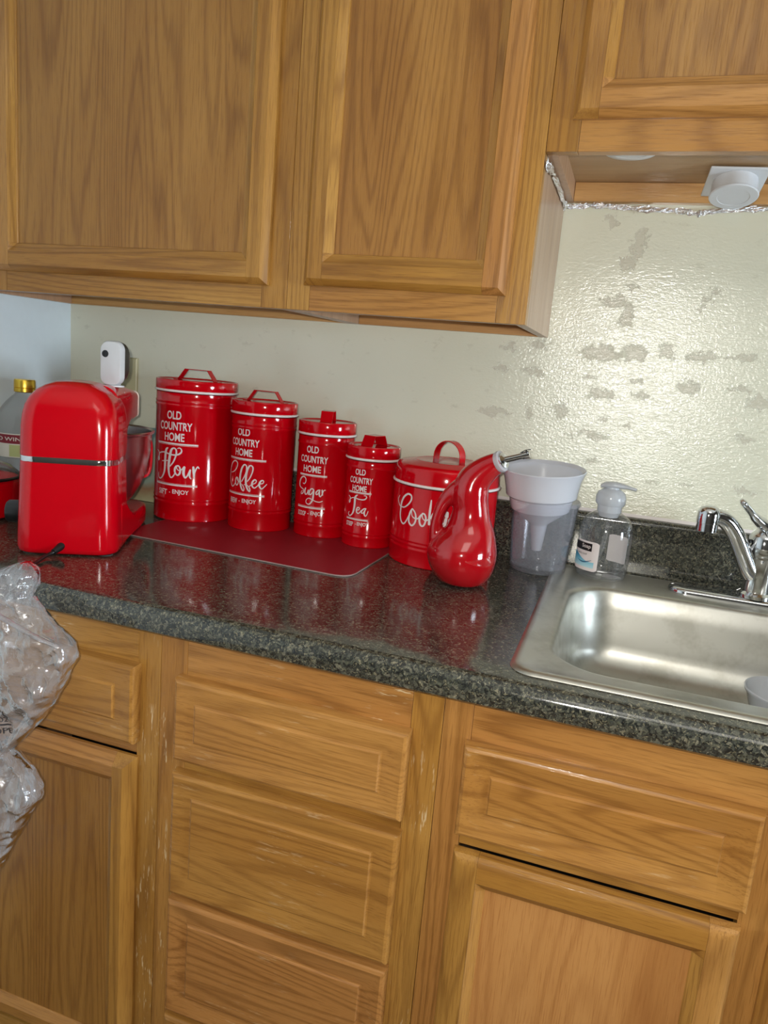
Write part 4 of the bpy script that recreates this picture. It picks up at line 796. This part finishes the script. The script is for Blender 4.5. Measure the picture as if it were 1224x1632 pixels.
# ---------------------------------------------------------------- stand mixer
FW = Vector((-0.451, 0.8925, 0)); RT = Vector((0.8925, 0.451, 0)); MC = Vector((-0.672, -0.495, CT+0.0006))
def mp(f, r, u): return MC+FW*f+RT*r+Vector((0, 0, u))
mx = empty('stand_mixer', tuple(MC), 'glossy red stand mixer seen from behind, steel bowl under its head', 'mixer')
def prof_ring(f, hw, u0, u1, rt_, rb, cxo=0.0, n=8, sq=1.0):
    """cross-section across the mixer at depth f"""
    pts = []
    for cx_, cz_, r_, a0 in ((hw-rt_, u1-rt_*sq, rt_, 0), (-hw+rt_, u1-rt_*sq, rt_, PI/2), (-hw+rb, u0+rb, rb, PI), (hw-rb, u0+rb, rb, 1.5*PI)):
        for i in range(n+1):
            a = a0+PI/2*i/n; k = sq if a0 in (0, PI/2) else 1
            pts.append(mp(f, cxo+cx_+r_*math.cos(a), cz_+r_*k*math.sin(a)))
    return pts
def plan_ring(u, hw, f0, f1, r, n=8):
    pts = []
    for cx_, cf, a0 in ((hw-r, f1-r, 0), (-hw+r, f1-r, PI/2), (-hw+r, f0+r, PI), (hw-r, f0+r, 1.5*PI)):
        for i in range(n+1):
            a = a0+PI/2*i/n; pts.append(mp(cf+r*math.sin(a), cx_+r*math.cos(a), u))
    return pts
col_ = [(0.0015, 0.076, -0.001), (0.004, 0.0785, -0.004), (0.012, 0.0795, -0.005), (0.06, 0.0780, -0.004), (0.149, 0.0755, 0.0)]
obj('column', B().loft([plan_ring(u, hw, f0, 0.125, 0.030) for u, hw, f0 in col_]), 'red_gloss_plastic', mx, smooth=50)
obj('chrome_band', B().loft([plan_ring(u, hw, 0.001, 0.120, 0.029) for u, hw in ((0.1485, 0.0735), (0.1492, 0.0752), (0.1578, 0.0752), (0.1585, 0.0735))]), 'chrome', mx, smooth=40)
# rear cowl: arched shell above the band
b = B(); rings = []
for u, hw, f0, f1, r_ in ((0.1583, 0.0755, 0.000, 0.125, 0.030), (0.180, 0.0755, 0.0005, 0.130, 0.030), (0.205, 0.0750, 0.002, 0.132, 0.030), (0.222, 0.0735, 0.004, 0.132, 0.030), (0.238, 0.0700, 0.007, 0.132, 0.029), (0.251, 0.0635, 0.011, 0.130, 0.028), (0.262, 0.0540, 0.016, 0.128, 0.027), (0.270, 0.0420, 0.023, 0.126, 0.024), (0.2755, 0.029, 0.033, 0.122, 0.020), (0.2775, 0.014, 0.046, 0.115, 0.012)):
    rings.append(plan_ring(u, hw, f0, f1, r_))
obj('rear_cowl', B().loft(rings), 'red_gloss_plastic', mx, smooth=60)
hd = []
for f, hw, u0, u1, rt_, rb in ((0.090, 0.064, 0.165, 0.2725, 0.030, 0.010), (0.150, 0.064, 0.165, 0.2715, 0.028, 0.012), (0.175, 0.064, 0.185, 0.270, 0.027, 0.014), (0.200, 0.0640, 0.203, 0.2665, 0.018, 0.008), (0.240, 0.0635, 0.204, 0.2620, 0.015, 0.008), (0.275, 0.0620, 0.205, 0.2570, 0.012, 0.007), (0.293, 0.0610, 0.206, 0.2545, 0.010, 0.006)):
    hd.append(prof_ring(f, hw, u0, u1, rt_, rb))
hdo = obj('motor_head', B().loft(hd), 'red_gloss_plastic', mx, smooth=45)
o = obj('edge_trim', B().loft([prof_ring(0.2932, 0.0622, 0.205, 0.2555, 0.011, 0.007), prof_ring(0.2970, 0.0622, 0.205, 0.2555, 0.011, 0.007), prof_ring(0.2985, 0.0600, 0.207, 0.2535, 0.010, 0.006)]), 'brushed_steel', hdo, smooth=40); o.matrix_parent_inverse = Matrix.Identity(4)
bc = mp(0.205, 0.0, 0)
obj('drive_hub', B().lathe([(0.034, 0.208), (0.034, 0.196), (0.030, 0.188), (0.022, 0.184), (0.010, 0.182), (0.006, 0.15), (0.006, 0.08), (0.0005, 0.079)], bc.x, bc.y, MC.z, 40), 'red_gloss_plastic', mx, smooth=40)
bw = obj('bowl', B().lathe([(0.0005, 0.040), (0.045, 0.040), (0.050, 0.042), (0.056, 0.048), (0.071, 0.066), (0.084, 0.090), (0.093, 0.118), (0.0985, 0.150), (0.100, 0.178), (0.101, 0.182), (0.1045, 0.184), (0.1052, 0.187), (0.1035, 0.189), (0.0995, 0.186), (0.0975, 0.150), (0.092, 0.118), (0.082, 0.090), (0.055, 0.050), (0.0005, 0.0435)], bc.x, bc.y, MC.z, 72), 'steel_bowl', mx, smooth=40)
q = lambda r_, u: tuple(bc+(RT*0.67+FW*0.742)*r_+Vector((0, 0, u)))
o = obj('bowl_handle', B().strap(smooth_path([q(0.099, 0.172), q(0.112, 0.168), q(0.120, 0.155), q(0.121, 0.120), q(0.117, 0.098), q(0.106, 0.090), q(0.086, 0.092)], 4), tuple(RT*0.742-FW*0.67), 0.022, 0.006), 'red_gloss_plastic', bw, smooth=50, bevel=0.001); o.matrix_parent_inverse = Matrix.Identity(4)
# foot: two arms that run out from the column to a round platform
bs = []
for f, hw, u1, r_ in ((0.050, 0.0790, 0.085, 0.012), (0.085, 0.0800, 0.082, 0.012), (0.115, 0.0815, 0.064, 0.014), (0.150, 0.083, 0.046, 0.012), (0.200, 0.086, 0.040, 0.010), (0.250, 0.086, 0.038, 0.010), (0.290, 0.080, 0.036, 0.010), (0.318, 0.066, 0.034, 0.010), (0.332, 0.045, 0.030, 0.009), (0.336, 0.022, 0.026, 0.006)):
    bs.append(prof_ring(f, hw, 0.0045, u1, r_, 0.0055))
obj('foot', B().loft(bs), 'red_gloss_plastic', mx, smooth=45)
for f, r_ in ((0.022, 0.058), (0.022, -0.058), (0.29, 0.05), (0.29, -0.05)):
    p = mp(f, r_, 0); obj('rubber_pad', B().lathe([(0.001, 0), (0.012, 0), (0.0125, 0.002), (0.0115, 0.006)], p.x, p.y, MC.z, 20, True), 'white_plastic', mx)
kn = obj('speed_knob', B().tube([mp(0.062, -0.0775, 0.055), mp(0.062, -0.0815, 0.055), mp(0.062, -0.082, 0.055), mp(0.062, -0.104, 0.055), mp(0.062, -0.107, 0.055)], [0.024, 0.024, 0.0195, 0.0185, 0.0160], 32), 'black_plastic', mx, smooth=40)
o = obj('knob_ring', B().tube([mp(0.062, -0.0788, 0.055), mp(0.062, -0.0830, 0.055)], 0.0245, 32), 'chrome', kn, smooth=40); o.matrix_parent_inverse = Matrix.Identity(4)
obj('tilt_button', B().tube([mp(0.055, -0.075, 0.118), mp(0.055, -0.081, 0.118), mp(0.055, -0.083, 0.118)], [0.010, 0.010, 0.008], 24), 'white_plastic', mx, smooth=40)
crd = smooth_path([mp(-0.002, -0.004, 0.016), mp(-0.014, -0.010, 0.010), mp(-0.030, -0.022, 0.005), Vector((-0.664, -0.575, CT+0.0035)), Vector((-0.668, -0.606, CT+0.0035)), Vector((-0.672, -0.628, CT+0.002)), Vector((-0.676, -0.6435, CT-0.010)), Vector((-0.680, -0.648, CT-0.04)), Vector((-0.690, -0.650, 0.80)), Vector((-0.72, -0.652, 0.62)), Vector((-0.76, -0.652, 0.50))], 6)
obj('power_cord', B().tube(crd, 0.0030, 10), 'black_plastic', mx, smooth=60)
obj('cord_grommet', B().tube([mp(0.002, -0.003, 0.0175), mp(-0.008, -0.007, 0.0135), mp(-0.018, -0.013, 0.009)], [0.0068, 0.0060, 0.0045], 16), 'black_plastic', mx, smooth=50)

# ---------------------------------------------------------------- small security camera standing on the mixer
kc = mp(0.150, 0.044, 0.0); kz = MC.z+0.2690
sc = empty('security_camera', (kc.x, kc.y, kz), 'small white security camera with a black back, standing on the mixer', 'camera')
vd = Vector((0.10, -1.0, 0)).normalized(); hr = Vector((-vd.y, vd.x, 0))
def cpt(f, r, u): return Vector((kc.x, kc.y, kz))+vd*f+hr*r+Vector((0, 0, u))
def face_ring(f, hw, u0, u1, r, n=9):
    pts = []
    for cx_, cz_, a0 in ((hw-r, u1-r, 0), (-hw+r, u1-r, PI/2), (-hw+r, u0+r, PI), (hw-r, u0+r, 1.5*PI)):
        for i in range(n+1):
            a = a0+PI/2*i/n; pts.append(cpt(f, cx_+r*math.cos(a), cz_+r*math.sin(a)))
    return pts
obj('front_shell', B().loft([face_ring(0.002, 0.0205, 0.003, 0.078, 0.0150), face_ring(0.011, 0.0203, 0.002, 0.0778, 0.0150), face_ring(0.0140, 0.0190, 0.003, 0.0760, 0.0140), face_ring(0.0150, 0.016, 0.0055, 0.0725, 0.012)]), 'white_plastic', sc, smooth=40)
obj('back_shell', B().loft([face_ring(0.0021, 0.0207, 0.0045, 0.0782, 0.0150), face_ring(-0.010, 0.0200, 0.010, 0.0762, 0.0150), face_ring(-0.020, 0.0165, 0.018, 0.070, 0.014), face_ring(-0.024, 0.010, 0.028, 0.062, 0.009)]), 'black_plastic', sc, smooth=50)
obj('lens', B().tube([cpt(0.0148, -0.0095, 0.0555), cpt(0.0160, -0.0095, 0.0555), cpt(0.0152, -0.0095, 0.0555)], [0.0062, 0.0058, 0.003], 24), 'black_plastic', sc, smooth=40)
obj('stand', B().loft([stad for stad in [[cpt(0.010+0.014*math.cos(2*PI*j/28)-0.006, 0.020*math.sin(2*PI*j/28), z) for j in range(28)] for z in (0.0, 0.0025)]]).tube([cpt(0.0, 0, 0.002), cpt(0.0, 0, 0.013)], [0.011, 0.0075], 20), 'white_plastic', sc, smooth=40)

# ---------------------------------------------------------------- things in the corner behind the mixer
vx, vy = -1.019, -0.215
vb = empty('vinegar_bottle', (vx, vy, CT), 'clear vinegar bottle with a golden cap, in the corner behind the mixer', 'bottle')
obj('bottle_body', B().lathe([(0.001, 0.004), (0.045, 0.003), (0.052, 0.006), (0.055, 0.014), (0.055, 0.150), (0.0565, 0.156), (0.0565, 0.160), (0.054, 0.165), (0.053, 0.172), (0.051, 0.178), (0.0505, 0.183), (0.047, 0.190), (0.0455, 0.195), (0.040, 0.203), (0.0335, 0.211), (0.0255, 0.219), (0.0195, 0.224), (0.0175, 0.228), (0.0175, 0.238)], vx, vy, CT+0.0005, 56), 'lid_glass', vb, smooth=50)
cp_ = obj('cap', B().lathe([(0.0195, 0.2290), (0.0205, 0.2300), (0.0205, 0.2370), (0.0195, 0.2378), (0.0205, 0.2386), (0.0203, 0.2520), (0.0190, 0.2545), (0.0005, 0.2550)], vx, vy, CT+0.0005, 48), 'gold_cap', vb, smooth=40); cp_['label'] = 'golden yellow screw cap'
plain('maroon_print', srgb(122, 26, 42), 0.45); plain('label_paper', srgb(206, 206, 196), 0.55); plain('label_green', srgb(168, 176, 120), 0.55)
b = B(); wrap_bar(b, vx, vy, 0.0556, -60, 75, CT+0.100, CT+0.148, 20); vl = obj('label_sheet', b, 'label_paper', vb, smooth=60, fix=False)
def vsub(name, b, mat):
    o = obj(name, b, mat, vl, smooth=60, fix=False); o.matrix_parent_inverse = Matrix.Identity(4)
b = B(); wrap_bar(b, vx, vy, 0.0559, -60, 75, CT+0.128, CT+0.146, 20); vsub('maroon_band', b, 'maroon_print')
b = B(); wrap_bar(b, vx, vy, 0.0559, 12, 60, CT+0.102, CT+0.126, 12); vsub('green_patch', b, 'label_green')
b = B(); wrap_text(b, 'RED WINE', vx, vy, 0.0563, -32, 45, CT+0.1335, CT+0.1410, 0.01); vsub('label_text', b, 'label_paper')

px_, py_ = -0.9975, -0.375
pt = empty('lidded_pot', (px_, py_, CT), 'small red pot with a glass lid, in the corner beside the mixer', 'pot')
obj('pot_body', B().lathe([(0.001, 0.0), (0.070, 0.0), (0.080, 0.006), (0.0845, 0.020), (0.0865, 0.072), (0.0880, 0.0735), (0.0880, 0.0750), (0.084, 0.0752)], px_, py_, CT+0.0006, 64), 'red_enamel', pt, smooth=40)
gl = obj('glass_lid', B().lathe([(0.0860, 0.0790), (0.083, 0.086), (0.070, 0.097), (0.045, 0.106), (0.015, 0.109), (0.0005, 0.1095)], px_, py_, CT+0.0006, 64), 'lid_glass', pt, smooth=60)
o = obj('lid_band', B().lathe([(0.0840, 0.0755), (0.0895, 0.0755), (0.0900, 0.0790), (0.0870, 0.0810), (0.0840, 0.0800)], px_, py_, CT+0.0006, 64), 'black_plastic', gl, smooth=40); o.matrix_parent_inverse = Matrix.Identity(4)
o = obj('knob', B().lathe([(0.006, 0.109), (0.007, 0.118), (0.016, 0.122), (0.017, 0.128), (0.012, 0.132), (0.0005, 0.133)], px_, py_, CT+0.0006, 32), 'black_plastic', gl, smooth=40); o.matrix_parent_inverse = Matrix.Identity(4)

t = NT('carton_print'); c = t.coord(); s3 = t.n('ShaderNodeSeparateXYZ'); t.l(c, s3.inputs[0])
n1 = t.noise(c, 22, 3, 0.6); zz = t.math('ADD', s3.outputs[2], t.math('MULTIPLY', n1, 0.03))
t.set(col=t.ramp(t.mr(zz, 0.93, 1.10), [(0, srgb(186, 180, 140)), (0.18, srgb(158, 120, 88)), (0.28, srgb(150, 166, 150)), (0.6, srgb(176, 178, 150)), (0.80, srgb(150, 172, 160)), (0.90, srgb(92, 150, 156))]), rough=0.45); M['carton_print'] = t.m
cb_ = obj('printed_carton', B().box(-1.010, -0.795, -0.052, -0.024, CT+0.0005, 1.0775), 'carton_print', smooth=0, bevel=0.0008)
tag(cb_, 'flat printed carton with a teal top edge, leaning behind the mixer', 'box')
obj('top_strip', B().box(-1.0095, -0.7955, -0.0515, -0.0245, 1.0776, 1.0782), plain('teal_print', srgb(78, 140, 150), 0.45).m, cb_, smooth=0)

sw = empty('outlet_plate', (-0.94, 0, 1.17), 'ivory wall plate behind the security camera', 'wall plate')
obj('plate', B().loft([[(x, y, z) for x, z in ((-0.975+d, 1.112+d), (-0.9035-d, 1.112+d), (-0.9035-d, 1.228-d), (-0.975+d, 1.228-d))] for y, d in ((-0.0004, 0), (-0.0035, 0.0005), (-0.0055, 0.003))]), 'ivory_plastic', sw, smooth=20)
for z in (1.150, 1.190): obj('socket', B().loft([[(-0.939+0.016*math.cos(2*PI*j/24), y, z+0.013*math.sin(2*PI*j/24)) for j in range(24)] for y in (-0.0054, -0.0066)]), 'ivory_plastic', sw, smooth=30)

# ---------------------------------------------------------------- puck lights and foil tape under the short cabinet
def puck(cx_, cy_, cz_, tilt, label, k=1.0):
    t = empty('puck_light', (cx_, cy_, cz_), label, 'light', 'puck lights under the short cabinet')
    rot = Matrix.Rotation(-tilt, 4, 'X'); rz = Matrix.Rotation(math.radians(4), 4, 'Z')
    T = Matrix.Translation((cx_, cy_, cz_)) @ rz @ rot
    def tr(b): b.v = [(v[0], v[1], v[2]*k) for v in b.v]; b.v = [tuple(T @ Vector(v)) for v in b.v]; return b
    obj('bracket', tr(B().box(-0.043, 0.043, -0.038*k, 0.043*k, -0.0035*k, 0.0)), 'white_plastic', t, smooth=30, bevel=0.0008)
    obj('housing', tr(B().lathe([(0.0335, -0.0036), (0.0345, -0.024), (0.0360, -0.0245), (0.0365, -0.0270), (0.0350, -0.0285), (0.024, -0.0288), (0.0235, -0.0282), (0.0005, -0.0280)], 0, 0, 0, 48, True)), 'white_plastic', t, smooth=30)
    return t
puck(0.270, -0.098, 1.5930, math.radians(17), 'round white puck light on a square bracket, under the short cabinet')
puck(0.112, -0.2450, 1.6068, math.radians(0), 'white puck light mostly hidden by the lip of the short cabinet', 0.52)

def foil(name, pts, wd, ww, label, seed, depth=0.003):
    random.seed(seed); P = smooth_path(pts, 10); n = len(P); W = Vector(wd).normalized(); vs = []; k = 6
    for i, p in enumerate(P):
        s_ = ww*(0.55+0.65*noise.noise(Vector((i*0.23, seed, 0)))+0.25*random.random())
        T = (P[min(i+1, n-1)]-P[max(i-1, 0)]).normalized(); N = T.cross(W).normalized()
        for j in range(k):
            q_ = p+W*(j/(k-1)-0.5)*max(s_, ww*0.25)+N*random.uniform(-0.5, 0.5)*depth+T*random.uniform(-0.5, 0.5)*0.002
            vs.append(q_)
    b = B(); b.add(vs, [(i*k+j, i*k+j+1, (i+1)*k+j+1, (i+1)*k+j) for i in range(n-1) for j in range(k-1)])
    o = obj(name, b, 'foil', smooth=0, fix=False)
    md = o.modifiers.new('thick', 'SOLIDIFY'); md.thickness = 0.0004
    return tag(o, label, 'tape')
foil('foil_tape', [(0.003, -0.314, 1.563), (0.003, -0.30, 1.560), (0.003, -0.26, 1.566), (0.003, -0.18, 1.568), (0.003, -0.10, 1.568), (0.003, -0.03, 1.567), (0.003, -0.012, 1.566)], (0.25, 0.0, 1), 0.016, 'crinkled foil tape along the joint between the tall and short wall cabinets', 3)
foil('foil_tape', [(0.006, -0.012, 1.567), (0.03, -0.010, 1.569), (0.06, -0.008, 1.571), (0.10, -0.010, 1.568), (0.16, -0.010, 1.565), (0.20, -0.010, 1.564), (0.225, -0.010, 1.560), (0.24, -0.010, 1.563), (0.29, -0.008, 1.569), (0.34, -0.008, 1.570), (0.42, -0.008, 1.569)], (0, 0.05, 1), 0.013, 'crinkled foil tape where the short wall cabinet meets the painted wall', 8)

# ---------------------------------------------------------------- plastic tub in the sink
tb = obj('plastic_tub', B().lathe([(0.001, 0.002), (0.040, 0.0), (0.044, 0.004), (0.056, 0.044), (0.0585, 0.046), (0.0600, 0.050), (0.0590, 0.052), (0.0570, 0.051), (0.0545, 0.044), (0.042, 0.006), (0.001, 0.004)], 0.4475, -0.262, zf+0.002, 56), 'milky_plastic', smooth=40)
tag(tb, 'round translucent plastic tub standing in the sink bowl', 'tub')

# ---------------------------------------------------------------- clear plastic bag over the counter edge
random.seed(11)
SEC = [  # height, left x, right x, y centre, half depth
 (0.957, -0.590, -0.5800, -0.668, 0.003), (0.952, -0.602, -0.5680, -0.668, 0.012), (0.945, -0.618, -0.5610, -0.672, 0.018), (0.930, -0.626, -0.5600, -0.676, 0.020), (0.914, -0.618, -0.5640, -0.680, 0.018),
 (0.900, -0.612, -0.5450, -0.684, 0.020), (0.882, -0.610, -0.5230, -0.688, 0.024), (0.866, -0.609, -0.4880, -0.690, 0.028), (0.846, -0.608, -0.4860, -0.690, 0.030), (0.815, -0.608, -0.5000, -0.691, 0.030),
 (0.775, -0.614, -0.5190, -0.690, 0.028), (0.735, -0.640, -0.5480, -0.689, 0.022), (0.705, -0.655, -0.5760, -0.688, 0.018), (0.682, -0.668, -0.5960, -0.688, 0.016), (0.672, -0.676, -0.5780, -0.688, 0.022),
 (0.660, -0.690, -0.5560, -0.690, 0.028), (0.640, -0.700, -0.5420, -0.691, 0.032), (0.622, -0.705, -0.5430, -0.691, 0.034), (0.592, -0.705, -0.5640, -0.691, 0.032), (0.550, -0.700, -0.5850, -0.690, 0.030), (0.512, -0.690, -0.6050, -0.690, 0.026), (0.485, -0.680, -0.6200, -0.690, 0.018), (0.470, -0.665, -0.6350, -0.690, 0.008)]
def interp(z):
    for a, b_ in zip(SEC, SEC[1:]):
        if b_[0] <= z <= a[0]:
            t_ = (a[0]-z)/(a[0]-b_[0]); return [a[i]+(b_[i]-a[i])*t_ for i in range(5)]
    return SEC[-1]
rings = []; NR = 150; NS = 110
for i in range(NR):
    z = 0.957+(0.470-0.957)*i/(NR-1); _, xl, xr, yc, dp = interp(z); ring = []
    for j in range(NS):
        a = 2*PI*j/NS; cxx = (xl+xr)/2; hw = (xr-xl)/2
        ca, sa = math.cos(a), math.sin(a)
        x = cxx+hw*math.copysign(abs(ca)**0.8, ca); y = yc+dp*0.8*sa
        p = Vector((x, y, z))
        q1 = Vector((x*26, y*26, z*15)); cr = 1-abs(noise.noise(q1))*2.2
        q2 = Vector((x*70+5, y*70, z*46)); cr2 = 1-abs(noise.noise(q2))*2.2
        q3 = Vector((a*2.2, z*9, 3)); fold = noise.noise(q3)
        amp = 0.0110*cr+0.0055*cr2+0.009*fold
        k = min(1.0, 3.5*abs(sa)+0.25)
        y += (1 if sa >= 0 else -1)*amp*k*(0.35 if sa > 0 else 1.0)
        x += 0.0030*noise.noise(Vector((z*60, a, 9)))*abs(ca)
        y = min(y, YB-0.0225 if z < 0.83 else -0.640)
        ring.append((x, y, z))
    rings.append(ring)
bg = empty('plastic_bag', (-0.60, -0.69, 0.50), 'crumpled clear plastic bag hanging over the counter edge by the mixer', 'bag')
skin = obj('bag_skin', B().loft(rings, True, True, True), 'bag_film', bg, smooth=180)
from mathutils.bvhtree import BVHTree
bvh = BVHTree.FromPolygons([v.co.copy() for v in skin.data.vertices], [tuple(p.vertices) for p in skin.data.polygons])
def on_skin(x, z):
    hit = bvh.ray_cast(Vector((x, -1.0, z)), Vector((0, 1, 0)))[0]
    return (x, (hit.y if hit else -0.70)-0.0007, z)
plain('bag_print', srgb(40, 36, 40), 0.6); plain('cord_red', srgb(120, 30, 48), 0.4)
b = B(); v, f = text_mesh('HDPE', 0.004)
yb_ = -0.7235
b.add([on_skin(-0.603+0.026*x, 0.7215+0.009*y) for x, y in v], f)
v, f = text_mesh('02', 0.0); b.add([on_skin(-0.590+0.010*x, 0.7400+0.008*y) for x, y in v], f)
tri = [(-0.600, 0.736), (-0.572, 0.736), (-0.586, 0.761)]
for i in range(3):
    a = Vector(tri[i]); c_ = Vector(tri[(i+1) % 3]); d = (c_-a).normalized(); nn = Vector((-d.y, d.x))*0.0012
    a2 = a+d*0.004; c2 = c_-d*0.004
    for q_ in range(4):
        s0 = a2+(c2-a2)*q_/4; s1 = a2+(c2-a2)*(q_+1)/4
        b.add([on_skin(p.x, p.y) for p in (s0-nn, s1-nn, s1+nn, s0+nn)], [(0, 1, 2, 3)])
obj('recycling_mark', b, 'bag_print', bg, smooth=0, fix=False)
obj('opening_shade_tube', B().tube(smooth_path([(-0.64, -0.712, 0.918), (-0.61, -0.716, 0.905), (-0.580, -0.718, 0.895), (-0.550, -0.718, 0.886), (-0.520, -0.716, 0.876), (-0.495, -0.708, 0.866)], 4), [0.0045]*21, 10, flat=0.5), 'bag_film', bg, smooth=60)  # film tube added for the shade and edge reflection at the bag's opening
